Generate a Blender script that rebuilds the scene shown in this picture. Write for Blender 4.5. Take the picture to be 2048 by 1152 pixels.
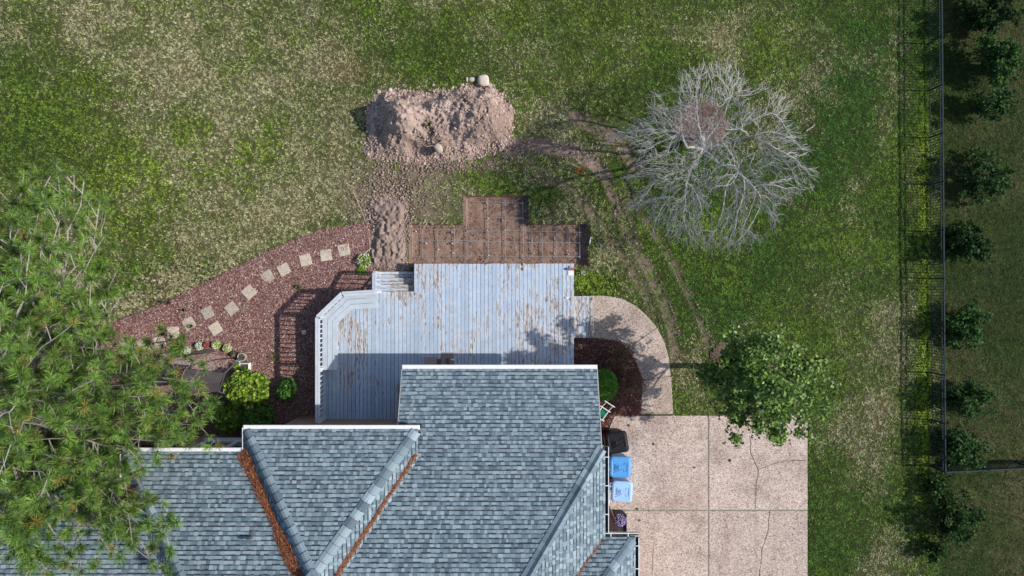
import bpy, bmesh, math, random
import numpy as np
from mathutils import Vector, Matrix

# ------------------------------------------------------------------ scene, camera, light
for o in list(bpy.data.objects):
    bpy.data.objects.remove(o, do_unlink=True)
S = bpy.context.scene
COL = S.collection
H, F = 24.0, 1400.0            # camera height above the lawn (m), focal length in photo pixels

cam_d = bpy.data.cameras.new('camera')
cam_d.sensor_width = 36.0
cam_d.lens = 36.0 * F / 2048.0
cam_d.clip_end = 2000.0
cam = bpy.data.objects.new('camera', cam_d)
COL.objects.link(cam)
cam.location = (0, 0, H)
cam.rotation_euler = (0, 0, 0)
S.camera = cam

SUN = Vector((1.27, -0.050, 1.0)).normalized()      # direction to the sun
W = bpy.data.worlds.new('World')
S.world = W
W.use_nodes = True
wn = W.node_tree
bg = wn.nodes['Background']
sky = wn.nodes.new('ShaderNodeTexSky')
sky.sky_type = 'NISHITA'
sky.sun_disc = False
sky.sun_elevation = math.asin(SUN.z)
sky.sun_rotation = math.atan2(SUN.x, SUN.y)
wn.links.new(sky.outputs['Color'], bg.inputs['Color'])
bg.inputs['Strength'].default_value = 0.15
sun_d = bpy.data.lights.new('sun', 'SUN')
sun_d.energy = 4.4
sun_d.angle = math.radians(0.55)
sun_d.color = (1.0, 0.955, 0.90)
sun = bpy.data.objects.new('sun', sun_d)
COL.objects.link(sun)
sun.location = (30, 0, 30)
sun.rotation_euler = SUN.to_track_quat('Z', 'Y').to_euler()

S.view_settings.view_transform = 'Standard'
S.view_settings.look = 'None'
S.view_settings.exposure = 0.10
S.view_settings.gamma = 1.0
S.view_settings.use_curve_mapping = False
S.render.resolution_x = 1024
S.render.resolution_y = 576

R = random.Random(7)
NR = np.random.default_rng(11)

# ------------------------------------------------------------------ helpers
def P(u, v, z=0.0):
    """photo pixel seen at height z -> point in the place"""
    k = (H - z) / F
    return Vector(((u - 1024.0) * k, (576.0 - v) * k, z))

def PX(pts, z=0.0):
    return [tuple(P(u, v, z)[:2]) for u, v in pts]

def tag(o, label=None, cat=None, group=None, kind=None):
    if label: o['label'] = label
    if cat: o['category'] = cat
    if group: o['group'] = group
    if kind: o['kind'] = kind
    return o

def empty(name, loc=(0, 0, 0), rz=0.0, parent=None):
    o = bpy.data.objects.new(name, None)
    o.empty_display_size = 0.1
    COL.objects.link(o)
    o.location = loc
    o.rotation_euler = (0, 0, rz)
    if parent: o.parent = parent
    return o

def link_mesh(name, me, mat, parent=None):
    o = bpy.data.objects.new(name, me)
    COL.objects.link(o)
    if mat is not None and len(me.materials) == 0:
        me.materials.append(mat)
    if parent is not None:
        o.parent = parent
    return o

def np_mesh(name, V, Fc, mat, parent=None, col=None, smooth=False):
    """V (n,3); Fc (m,k) ; col (n,3) per vertex"""
    V = np.asarray(V, dtype=np.float32); Fc = np.asarray(Fc, dtype=np.int32)
    me = bpy.data.meshes.new(name)
    me.vertices.add(len(V)); me.vertices.foreach_set('co', V.ravel())
    m, k = Fc.shape
    me.loops.add(m * k); me.loops.foreach_set('vertex_index', Fc.ravel())
    me.polygons.add(m)
    me.polygons.foreach_set('loop_start', np.arange(0, m * k, k, dtype=np.int32))
    me.update(calc_edges=True)
    if smooth:
        me.polygons.foreach_set('use_smooth', np.ones(m, dtype=bool))
    if col is not None:
        a = me.color_attributes.new('Col', 'FLOAT_COLOR', 'POINT')
        c = np.ones((len(V), 4), dtype=np.float32); c[:, :3] = col
        a.data.foreach_set('color', c.ravel())
    return link_mesh(name, me, mat, parent)

class MB:
    def __init__(s): s.v = []; s.f = []; s.c = []
    def add(s, V, Fc, col=(1, 1, 1)):
        b = len(s.v)
        if isinstance(col, list):
            s.v += [tuple(p) for p in V]; s.f += [tuple(i + b for i in f) for f in Fc]; s.c += col
            return
        s.v += [tuple(p) for p in V]
        s.f += [tuple(i + b for i in f) for f in Fc]
        s.c += [col] * len(V)
    def box(s, c, d, rz=0.0, col=(1, 1, 1), rx=0.0, ry=0.0, bev=0.0):
        M = Matrix.Translation(c) @ Matrix.Rotation(rz, 4, 'Z') @ Matrix.Rotation(ry, 4, 'Y') @ Matrix.Rotation(rx, 4, 'X')
        hx, hy, hz = d[0] / 2, d[1] / 2, d[2] / 2
        if bev <= 0:
            V = [M @ Vector((x * hx, y * hy, z * hz)) for z in (-1, 1) for y in (-1, 1) for x in (-1, 1)]
            Fc = [(0, 2, 3, 1), (4, 5, 7, 6), (0, 1, 5, 4), (2, 6, 7, 3), (0, 4, 6, 2), (1, 3, 7, 5)]
        else:                                   # chamfered top
            b = min(bev, hx * .9, hy * .9, hz * .9)
            V = [M @ Vector((x * hx, y * hy, -hz)) for y in (-1, 1) for x in (-1, 1)]
            V += [M @ Vector((x * hx, y * hy, hz - b)) for y in (-1, 1) for x in (-1, 1)]
            V += [M @ Vector((x * (hx - b), y * (hy - b), hz)) for y in (-1, 1) for x in (-1, 1)]
            q = [(0, 1), (1, 3), (3, 2), (2, 0)]
            Fc = [(0, 2, 3, 1), (8, 9, 11, 10)]
            for a, e in q:
                Fc.append((a, e, e + 4, a + 4)); Fc.append((a + 4, e + 4, e + 8, a + 8))
        s.add(V, Fc, col)
    def tube(s, pts, rad, n=6, col=(1, 1, 1), cap=True, closed=False):
        pts = [Vector(p) for p in pts]
        if not hasattr(rad, '__len__'): rad = [rad] * len(pts)
        rings = []
        V = []; Fc = []
        m = len(pts)
        for i, p in enumerate(pts):
            if closed: t = pts[(i + 1) % m] - pts[i - 1]
            else: t = pts[min(i + 1, m - 1)] - pts[max(i - 1, 0)]
            if t.length < 1e-9: t = Vector((0, 0, 1))
            t.normalize()
            a = t.cross(Vector((0, 0, 1)))
            if a.length < 0.05: a = t.cross(Vector((1, 0, 0)))
            a.normalize(); b = a.cross(t)
            for k in range(n):
                an = 2 * math.pi * k / n
                V.append(p + (a * math.cos(an) + b * math.sin(an)) * rad[i])
        for i in range(m if closed else m - 1):
            j = (i + 1) % m
            for k in range(n):
                k2 = (k + 1) % n
                Fc.append((i * n + k, i * n + k2, j * n + k2, j * n + k))
        if cap and not closed:
            Fc.append(tuple(range(n))); Fc.append(tuple(reversed(range((m - 1) * n, m * n))))
        s.add(V, Fc, col)
    def prism(s, poly, z0, z1, col=(1, 1, 1)):
        n = len(poly)
        ar = sum(poly[i][0] * poly[(i + 1) % n][1] - poly[(i + 1) % n][0] * poly[i][1] for i in range(n))
        if ar < 0: poly = list(reversed(poly))
        V = [(x, y, z0) for x, y in poly] + [(x, y, z1) for x, y in poly]
        Fc = [tuple(reversed(range(n))), tuple(range(n, 2 * n))]
        for i in range(n):
            j = (i + 1) % n
            Fc.append((i, j, j + n, i + n))
        s.add(V, Fc, col)
    def lathe(s, prof, c, n=20, col=(1, 1, 1)):
        V = []; Fc = []
        for r, z in prof:
            for k in range(n):
                a = 2 * math.pi * k / n
                V.append((c[0] + r * math.cos(a), c[1] + r * math.sin(a), c[2] + z))
        for i in range(len(prof) - 1):
            for k in range(n):
                k2 = (k + 1) % n
                Fc.append((i * n + k, i * n + k2, (i + 1) * n + k2, (i + 1) * n + k))
        s.add(V, Fc, col)
    def build(s, name, mat, parent=None, smooth=False, color=False):
        me = bpy.data.meshes.new(name)
        me.from_pydata([tuple(p) for p in s.v], [], s.f)
        if color:
            a = me.color_attributes.new('Col', 'FLOAT_COLOR', 'POINT')
            c = np.ones((len(s.v), 4), dtype=np.float32); c[:, :3] = np.array(s.c)
            a.data.foreach_set('color', c.ravel())
        if smooth:
            for p in me.polygons: p.use_smooth = True
        me.update()
        return link_mesh(name, me, mat, parent)

# ------------------------------------------------------------------ noise and polygon tests (numpy)
_lat = np.random.default_rng(3).random((8, 256, 256))
def vnoise(x, y, seed=0):
    L = _lat[seed % 8]
    x = x + seed * 17.3; y = y + seed * 9.1
    xi = np.floor(x).astype(int); yi = np.floor(y).astype(int)
    fx = x - xi; fy = y - yi
    fx = fx * fx * (3 - 2 * fx); fy = fy * fy * (3 - 2 * fy)
    a = L[xi % 256, yi % 256]; b = L[(xi + 1) % 256, yi % 256]
    c = L[xi % 256, (yi + 1) % 256]; d = L[(xi + 1) % 256, (yi + 1) % 256]
    return (a * (1 - fx) + b * fx) * (1 - fy) + (c * (1 - fx) + d * fx) * fy
def fbm(x, y, seed=0, oct=4, gain=0.5):
    t = 0; amp = 1.0; tot = 0
    for i in range(oct):
        t = t + amp * vnoise(x * 2 ** i, y * 2 ** i, seed + i); tot += amp; amp *= gain
    return t / tot
def inside(poly, x, y):
    r = np.zeros(x.shape, dtype=bool)
    n = len(poly)
    for i in range(n):
        x1, y1 = poly[i]; x2, y2 = poly[(i + 1) % n]
        c = ((y1 > y) != (y2 > y))
        with np.errstate(divide='ignore', invalid='ignore'):
            xx = (x2 - x1) * (y - y1) / (y2 - y1 + 1e-12) + x1
        r ^= c & (x < xx)
    return r
def dist_poly(line, x, y, closed=False):
    d = np.full(x.shape, 1e9)
    n = len(line)
    for i in range(n if closed else n - 1):
        x1, y1 = line[i]; x2, y2 = line[(i + 1) % n]
        dx, dy = x2 - x1, y2 - y1
        t = np.clip(((x - x1) * dx + (y - y1) * dy) / (dx * dx + dy * dy + 1e-9), 0, 1)
        d = np.minimum(d, np.hypot(x - x1 - t * dx, y - y1 - t * dy))
    return d
def sstep(a, b, x):
    t = np.clip((x - a) / (b - a), 0, 1)
    return t * t * (3 - 2 * t)
def blob(u, v, cu, cv, ru, rv, rot=0.0):
    c, s = math.cos(math.radians(rot)), math.sin(math.radians(rot))
    du, dv = u - cu, v - cv
    a = (du * c + dv * s) / ru; b = (-du * s + dv * c) / rv
    return np.exp(-(a * a + b * b))

# ------------------------------------------------------------------ materials
def new_mat(name):
    m = bpy.data.materials.new(name); m.use_nodes = True
    nt = m.node_tree
    return m, nt, nt.nodes['Principled BSDF']
def N(nt, typ, **kw):
    n = nt.nodes.new(typ)
    for k, v in kw.items(): setattr(n, k, v)
    return n
def pos_vec(nt, scale=(1, 1, 1), obj=False):
    if obj:
        src = N(nt, 'ShaderNodeTexCoord').outputs['Object']
    else:
        src = N(nt, 'ShaderNodeNewGeometry').outputs['Position']
    mp = N(nt, 'ShaderNodeMapping'); mp.inputs['Scale'].default_value = scale
    nt.links.new(src, mp.inputs['Vector'])
    return mp.outputs['Vector']
def noise(nt, vec, scale, detail=4.0, rough=0.55):
    n = N(nt, 'ShaderNodeTexNoise'); n.inputs['Scale'].default_value = scale
    n.inputs['Detail'].default_value = detail; n.inputs['Roughness'].default_value = rough
    nt.links.new(vec, n.inputs['Vector'])
    return n.outputs['Fac']
def ramp(nt, fac, stops, interp='LINEAR'):
    r = N(nt, 'ShaderNodeValToRGB'); r.color_ramp.interpolation = interp
    e = r.color_ramp.elements
    while len(e) < len(stops): e.new(0.5)
    for el, (p, c) in zip(e, stops):
        el.position = p
        el.color = (c[0], c[1], c[2], 1) if hasattr(c, '__len__') else (c, c, c, 1)
    nt.links.new(fac, r.inputs['Fac'])
    return r.outputs['Color']
def mix(nt, a, b, fac, mode='MIX'):
    m = N(nt, 'ShaderNodeMix'); m.data_type = 'RGBA'; m.blend_type = mode
    for sock, val in ((m.inputs[0], fac), (m.inputs[6], a), (m.inputs[7], b)):
        if hasattr(val, 'is_linked') or hasattr(val, 'links'):
            nt.links.new(val, sock)
        elif hasattr(val, '__len__'):
            sock.default_value = (val[0], val[1], val[2], 1)
        else:
            sock.default_value = val
    return m.outputs[2]
def bump(nt, bs, height, strength=0.4, dist=0.02):
    b = N(nt, 'ShaderNodeBump'); b.inputs['Strength'].default_value = strength
    b.inputs['Distance'].default_value = dist
    nt.links.new(height, b.inputs['Height']); nt.links.new(b.outputs['Normal'], bs.inputs['Normal'])

def mat_plain(name, c, rough=0.6, metal=0.0, var=0.12, vscale=9.0, bmp=0.0, bscale=40.0, spec=0.4):
    m, nt, bs = new_mat(name)
    v = pos_vec(nt)
    f = noise(nt, v, vscale, 5)
    k = ramp(nt, f, [(0.25, 1 - var), (0.75, 1 + var)])
    nt.links.new(mix(nt, c, k, 1.0, 'MULTIPLY'), bs.inputs['Base Color'])
    bs.inputs['Roughness'].default_value = rough; bs.inputs['Metallic'].default_value = metal
    bs.inputs['Specular IOR Level'].default_value = spec
    if bmp > 0: bump(nt, bs, noise(nt, v, bscale, 4), bmp, 0.01)
    return m
def mat_attr(name, rough=0.8, var=0.2, vscale=12.0, bmp=0.0, bscale=40.0, spec=0.3, transl=0.0, bdist=0.01):
    m, nt, bs = new_mat(name)
    at = N(nt, 'ShaderNodeAttribute'); at.attribute_name = 'Col'
    v = pos_vec(nt)
    k = ramp(nt, noise(nt, v, vscale, 5), [(0.25, 1 - var), (0.75, 1 + var)])
    c = mix(nt, at.outputs['Color'], k, 1.0, 'MULTIPLY')
    nt.links.new(c, bs.inputs['Base Color'])
    bs.inputs['Roughness'].default_value = rough
    bs.inputs['Specular IOR Level'].default_value = spec
    if bmp > 0: bump(nt, bs, noise(nt, v, bscale, 5, 0.65), bmp, bdist)
    if transl > 0:
        tr = N(nt, 'ShaderNodeBsdfTranslucent'); nt.links.new(c, tr.inputs['Color'])
        ms = N(nt, 'ShaderNodeMixShader'); ms.inputs[0].default_value = transl
        out = nt.nodes['Material Output']
        nt.links.new(bs.outputs[0], ms.inputs[1]); nt.links.new(tr.outputs[0], ms.inputs[2])
        nt.links.new(ms.outputs[0], out.inputs['Surface'])
    return m

M = {}
M['ground'] = mat_attr('ground_soil', 0.95, 0.35, 22.0, 0.8, 26.0, 0.1, bdist=0.03)
M['blade'] = mat_attr('grass_blades', 0.75, 0.1, 3.0, 0, 40, 0.25, transl=0.3)
M['leaf'] = mat_attr('leaf', 0.5, 0.12, 5.0, 0, 40, 0.4, transl=0.25)
M['dark_leaf'] = mat_attr('dark_evergreen_leaf', 0.7, 0.15, 5.0, 0, 40, 0.12, transl=0.12)
M['needle'] = mat_attr('pine_needles', 0.5, 0.15, 2.0, 0, 40, 0.45, transl=0.1)
M['chip'] = mat_attr('mulch_chips', 0.85, 0.2, 20.0)
M['soil'] = mat_attr('dug_soil', 0.95, 0.22, 18.0, 0.9, 45.0, 0.1, bdist=0.03)
M['rock'] = mat_attr('rock', 0.9, 0.2, 14.0, 0.5, 30.0, 0.2)
M['shingle'] = mat_attr('asphalt_shingle', 0.92, 0.16, 60.0, 0.35, 220.0, 0.2)
M['bark'] = mat_attr('bark', 0.9, 0.3, 18.0, 0.5, 30.0, 0.2)
M['twig'] = mat_attr('dead_twig', 0.85, 0.2, 9.0, 0.2, 60.0, 0.2)
M['straw'] = mat_attr('pine_straw', 0.8, 0.2, 30.0)
M['white'] = mat_plain('white_metal', (0.78, 0.78, 0.77), 0.45, 0, 0.05, 6)
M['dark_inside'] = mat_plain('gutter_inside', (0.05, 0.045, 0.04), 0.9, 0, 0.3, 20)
M['fence'] = mat_plain('dark_fence_metal', (0.028, 0.042, 0.045), 0.7, 0.0, 0.2, 8, spec=0.12)
M['steel'] = mat_plain('rebar_steel', (0.34, 0.34, 0.33), 0.5, 0.2, 0.3, 15)
def mat_stone():
    m, nt, bs = new_mat('stepping_stone')
    oi = N(nt, 'ShaderNodeObjectInfo'); v = pos_vec(nt)
    base = ramp(nt, oi.outputs['Random'], [(0.0, (.38, .33, .27)), (.5, (.50, .42, .33)), (1.0, (.60, .50, .40))])
    k = ramp(nt, noise(nt, v, 9, 6, .7), [(0.3, .62), (.5, 1.0), (0.75, 1.12)])
    nt.links.new(mix(nt, base, k, 1.0, 'MULTIPLY'), bs.inputs['Base Color']); bs.inputs['Roughness'].default_value = .9
    bump(nt, bs, noise(nt, v, 40, 5), .5, .01)
    return m
M['stone'] = mat_stone()
M['tan_metal'] = mat_plain('tan_downspout', (0.46, 0.38, 0.31), 0.5, 0, 0.06, 6)
M['black_plastic'] = mat_plain('black_plastic', (0.012, 0.0125, 0.017), 0.55, 0, 0.15, 10, spec=0.2)
M['blue_plastic'] = mat_plain('blue_plastic', (0.085, 0.32, 0.66), 0.4, 0, 0.08, 9)
M['pale_blue_plastic'] = mat_plain('faded_blue_plastic', (0.32, 0.52, 0.78), 0.5, 0, 0.1, 7)
M['pot'] = mat_plain('dark_planter', (0.022, 0.022, 0.024), 0.6, 0, 0.2, 10)
M['concrete_rim'] = mat_plain('pot_rim', (0.38, 0.37, 0.34), 0.9, 0, 0.2, 20)
M['canvas'] = mat_plain('dark_canvas', (0.075, 0.062, 0.064), 0.9, 0, 0.2, 5)
M['grey_tube'] = mat_plain('grey_tube', (0.18, 0.19, 0.2), 0.45, 0.5, 0.1, 10)
M['glass'] = mat_plain('window_glass', (0.01, 0.011, 0.014), 0.06, 0, 0.05, 1, spec=0.8)
M['mat_fabric'] = mat_plain('door_mat', (0.40, 0.27, 0.235), 0.95, 0, 0.2, 22, 0.4, 180)
M['mat_dark'] = mat_plain('dark_mat', (0.14, 0.085, 0.075), 0.95, 0, 0.2, 22, 0.4, 180)
M['mat_grey'] = mat_plain('grey_mat', (0.27, 0.215, 0.20), 0.95, 0, 0.2, 22, 0.4, 180)
M['raw_wood'] = mat_plain('raw_wood', (0.46, 0.33, 0.23), 0.85, 0, 0.2, 25)
M['red'] = mat_plain('red_block', (0.40, 0.10, 0.09), 0.8, 0, 0.15, 20)
M['blue_end'] = mat_plain('blue_block', (0.10, 0.16, 0.34), 0.6, 0, 0.1, 20)
M['green_panel'] = mat_plain('green_panel', (0.02, 0.30, 0.16), 0.5, 0, 0.15, 20)
M['timber'] = mat_plain('dark_timber', (0.07, 0.06, 0.055), 0.9, 0, 0.3, 14, 0.3, 40)
M['soffit'] = mat_plain('soffit', (0.5, 0.49, 0.47), 0.8, 0, 0.05, 5)
M['flower'] = mat_attr('petals', 0.6, 0.08, 9.0, transl=0.2)

def mat_brick():
    m, nt, bs = new_mat('red_brown_brick')
    g = N(nt, 'ShaderNodeNewGeometry'); sp = N(nt, 'ShaderNodeSeparateXYZ'); nt.links.new(g.outputs['Position'], sp.inputs[0])
    ad = N(nt, 'ShaderNodeMath', operation='ADD'); nt.links.new(sp.outputs[0], ad.inputs[0]); nt.links.new(sp.outputs[1], ad.inputs[1])
    cb = N(nt, 'ShaderNodeCombineXYZ'); nt.links.new(ad.outputs[0], cb.inputs[0]); nt.links.new(sp.outputs[2], cb.inputs[1])
    b = N(nt, 'ShaderNodeTexBrick'); nt.links.new(cb.outputs[0], b.inputs['Vector'])
    b.inputs['Scale'].default_value = 1.0; b.inputs['Brick Width'].default_value = 0.21; b.inputs['Row Height'].default_value = 0.076
    b.inputs['Mortar Size'].default_value = 0.006
    b.inputs['Color1'].default_value = (0.22, 0.095, 0.065, 1); b.inputs['Color2'].default_value = (0.30, 0.15, 0.105, 1)
    b.inputs['Mortar'].default_value = (0.36, 0.30, 0.26, 1)
    k = ramp(nt, noise(nt, pos_vec(nt), 6, 5), [(0.3, 0.8), (0.7, 1.15)])
    nt.links.new(mix(nt, b.outputs['Color'], k, 1.0, 'MULTIPLY'), bs.inputs['Base Color'])
    bs.inputs['Roughness'].default_value = 0.9
    inv = N(nt, 'ShaderNodeMath', operation='SUBTRACT'); inv.inputs[0].default_value = 1.0; nt.links.new(b.outputs['Fac'], inv.inputs[1])
    bump(nt, bs, inv.outputs[0], 0.6, 0.01)
    return m
M['brick'] = mat_brick()

def mat_aggregate(name, tint):
    m, nt, bs = new_mat(name)
    v = pos_vec(nt)
    vo = N(nt, 'ShaderNodeTexVoronoi'); vo.inputs['Scale'].default_value = 34.0; nt.links.new(v, vo.inputs['Vector'])
    sp = N(nt, 'ShaderNodeSeparateColor'); nt.links.new(vo.outputs['Color'], sp.inputs[0])
    c = ramp(nt, sp.outputs[0], [(0.0, (0.26, 0.18, 0.155)), (0.2, (0.46, 0.37, 0.325)), (0.5, (0.58, 0.49, 0.44)), (0.8, (0.65, 0.575, 0.53)), (1.0, (0.74, 0.69, 0.65))])
    d = ramp(nt, vo.outputs['Distance'], [(0.0, 1.0), (0.45, 0.95), (0.75, 0.45)])
    c = mix(nt, c, d, 0.55, 'MULTIPLY')
    c = mix(nt, c, (tint[0], tint[1], tint[2]), 1.0, 'MULTIPLY')
    st = ramp(nt, noise(nt, v, 0.9, 6, 0.62), [(0.32, (0.70, 0.66, 0.64)), (0.5, (0.99, 0.97, 0.95)), (0.72, (1.10, 1.10, 1.10))])
    c = mix(nt, c, st, 1.0, 'MULTIPLY')
    st2 = ramp(nt, noise(nt, pos_vec(nt, (1, 1, 1)), 2.7, 5, 0.7), [(0.62, (1, 1, 1)), (0.75, (0.8, 0.66, 0.6))])
    c = mix(nt, c, st2, 0.7, 'MULTIPLY')
    oi = N(nt, 'ShaderNodeObjectInfo'); c = mix(nt, c, ramp(nt, oi.outputs['Random'], [(0, (.90, .89, .88)), (1, (1.05, 1.04, 1.03))]), 1.0, 'MULTIPLY')
    wear = ramp(nt, noise(nt, pos_vec(nt, (2.2, .35, 1)), 1.6, 5, .6), [(.52, (1, 1, 1)), (.72, (.80, .77, .75))]); c = mix(nt, c, wear, 0.8, 'MULTIPLY')
    nt.links.new(c, bs.inputs['Base Color']); bs.inputs['Roughness'].default_value = 0.9
    iv = N(nt, 'ShaderNodeMath', operation='SUBTRACT'); iv.inputs[0].default_value = 1.0; nt.links.new(vo.outputs['Distance'], iv.inputs[1])
    bump(nt, bs, iv.outputs[0], 0.7, 0.008)
    return m
M['aggregate'] = mat_aggregate('exposed_aggregate', (0.97, 0.935, 0.895))
M['path_aggregate'] = mat_aggregate('exposed_aggregate_path', (0.90, 0.86, 0.79))
M['pebbles'] = mat_aggregate('grey_pebbles', (0.62, 0.58, 0.62))
M['joint'] = mat_plain('joint_filler', (0.22, 0.20, 0.155), 0.95, 0, 0.3, 6)
M['crack'] = mat_plain('crack_filler', (0.10, 0.075, 0.06), 0.95, 0, 0.3, 20)

def mat_deck(name, along='Y', worn=0.0, paint=(0.435, 0.53, 0.645)):
    m, nt, bs = new_mat(name)
    sc = (22, 2.2, 10) if along == 'Y' else (2.2, 22, 10)
    v = pos_vec(nt, sc)
    vw = pos_vec(nt)
    oi = N(nt, 'ShaderNodeObjectInfo')
    off = N(nt, 'ShaderNodeVectorMath', operation='ADD'); nt.links.new(v, off.inputs[0])
    cb = N(nt, 'ShaderNodeCombineXYZ'); ml = N(nt, 'ShaderNodeMath', operation='MULTIPLY'); ml.inputs[1].default_value = 37.0
    nt.links.new(oi.outputs['Random'], ml.inputs[0])
    for i in range(3): nt.links.new(ml.outputs[0], cb.inputs[i])
    nt.links.new(cb.outputs[0], off.inputs[1])
    streak = noise(nt, off.outputs[0], 1.0, 6, 0.62)
    big = noise(nt, vw, 0.75, 3, 0.5)
    ad = N(nt, 'ShaderNodeMath', operation='MULTIPLY_ADD'); nt.links.new(big, ad.inputs[0]); ad.inputs[1].default_value = 0.62
    nt.links.new(streak, ad.inputs[2])
    br = N(nt, 'ShaderNodeMath', operation='MULTIPLY_ADD'); nt.links.new(oi.outputs['Random'], br.inputs[0]); br.inputs[1].default_value = 0.06
    nt.links.new(ad.outputs[0], br.inputs[2])
    sm = N(nt, 'ShaderNodeMath', operation='ADD'); nt.links.new(br.outputs[0], sm.inputs[0]); sm.inputs[1].default_value = worn
    peel = ramp(nt, sm.outputs[0], [(0.925, 0.0), (0.955, 1.0)])
    edge = ramp(nt, sm.outputs[0], [(0.865, 0.0), (0.92, 0.6), (1.0, 0.6)])
    fine = noise(nt, off.outputs[0], 3.0, 5, 0.6)
    wood = ramp(nt, fine, [(0.32, (0.10, 0.075, 0.065)), (0.46, (0.25, 0.20, 0.175)), (0.58, (0.56, 0.53, 0.51))])
    tone = ramp(nt, oi.outputs['Random'], [(0.0, 0.86), (1.0, 1.06)])
    soft = ramp(nt, noise(nt, vw, 3.5, 5, 0.6), [(0.3, 0.88), (0.7, 1.06)])
    pc = mix(nt, paint, tone, 1.0, 'MULTIPLY'); pc = mix(nt, pc, soft, 1.0, 'MULTIPLY')
    scuff = ramp(nt, noise(nt, vw, 14.0, 6, 0.75), [(0.53, 0.0), (0.68, 0.65)])
    pc = mix(nt, pc, (0.27, 0.29, 0.33), scuff)
    pc = mix(nt, pc, (0.66, 0.66, 0.66), edge)
    c = mix(nt, pc, wood, peel)
    nt.links.new(c, bs.inputs['Base Color'])
    bs.inputs['Roughness'].default_value = 0.75; bs.inputs['Specular IOR Level'].default_value = 0.3
    bump(nt, bs, sm.outputs[0], 0.25, 0.01)
    return m
M['deck'] = mat_deck('painted_deck_board')
M['deck_worn'] = mat_deck('worn_deck_board', 'Y', 0.05)
M['deck_grey'] = mat_deck('bare_deck_board', 'Y', 0.14)
M['bench'] = mat_deck('painted_bench_plank', 'Y', -0.2, (0.53, 0.59, 0.65))
M['rail'] = mat_deck('painted_rail', 'Y', -0.06, (0.56, 0.60, 0.65))
M['tread'] = mat_deck('worn_step_tread', 'X', 0.10)

# ------------------------------------------------------------------ layout outlines (ground plan)
PIT = dict(xa=P(819, 0)[0], xb=P(1177, 0)[0], xc=P(927, 0)[0], xd=P(1059, 0)[0],
           yt=P(0, 390)[1], ym=P(0, 447)[1], yb=P(0, 533)[1])
PIT_POLY = [(PIT['xa'], PIT['yb']), (PIT['xb'], PIT['yb']), (PIT['xb'], PIT['ym']), (PIT['xd'], PIT['ym']),
            (PIT['xd'], PIT['yt']), (PIT['xc'], PIT['yt']), (PIT['xc'], PIT['ym']), (PIT['xa'], PIT['ym'])]
MULCH_L = PX([(60, 700), (205, 652), (262, 632), (340, 601), (450, 546), (560, 491), (610, 470), (660, 455), (737, 446), (748, 470),
              (738, 520), (752, 548), (830, 560), (830, 850), (520, 880), (60, 900)])
MULCH_R = PX([(1120, 670), (1190, 673), (1238, 680), (1262, 700), (1279, 738), (1285, 775), (1285, 834), (1228, 834), (1219, 850), (1217, 1024), (1130, 1024)])
DRIVE = PX([(1229, 831), (1614, 831), (1614, 1420), (1217, 1420), (1217, 858)])
PATH_OUT = [(1180, 591), (1215, 592), (1245, 598), (1270, 611), (1292, 630), (1313, 655), (1328, 684), (1337, 716), (1341, 752), (1344, 790), (1345, 829)]
PATH_IN = [(1180, 677), (1205, 677), (1228, 681), (1243, 687), (1255, 697), (1265, 711), (1273, 727), (1279, 743), (1282, 760), (1283, 790), (1281, 829)]
PATH = PX(PATH_OUT + PATH_IN[::-1])
MOUND_PX = [(731, 222), (742, 205), (760, 188), (800, 180), (850, 182), (905, 178), (950, 170), (985, 172), (1012, 190), (1024, 215), (1027, 245),
            (1022, 280), (1010, 300), (960, 312), (905, 318), (850, 322), (800, 322), (760, 320), (738, 305), (730, 270)]
MOUND = PX(MOUND_PX)
TRACKS = [([(1020, 292), (1070, 290), (1110, 294), (1150, 304), (1185, 325), (1208, 348)], 14, .9),
          ([(1208, 348), (1228, 385), (1238, 420), (1252, 455), (1275, 500), (1305, 555), (1330, 610), (1348, 670), (1352, 720)], 12, .58),
          ([(1080, 352), (1110, 362), (1140, 378), (1170, 408), (1200, 445), (1230, 485), (1262, 535), (1292, 590), (1310, 640), (1322, 690)], 10, .5),
          ([(1150, 236), (1185, 250), (1215, 268), (1245, 292), (1270, 330)], 15, .7),
          ([(1290, 440), (1325, 490), (1355, 545), (1385, 605), (1408, 660), (1425, 715)], 8, .44),
          ([(1208, 350), (1222, 385), (1232, 430), (1262, 470)], 9, .5)]
TRACKS_W = [(PX(t), w / 58.33, s) for t, w, s in TRACKS]

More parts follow.
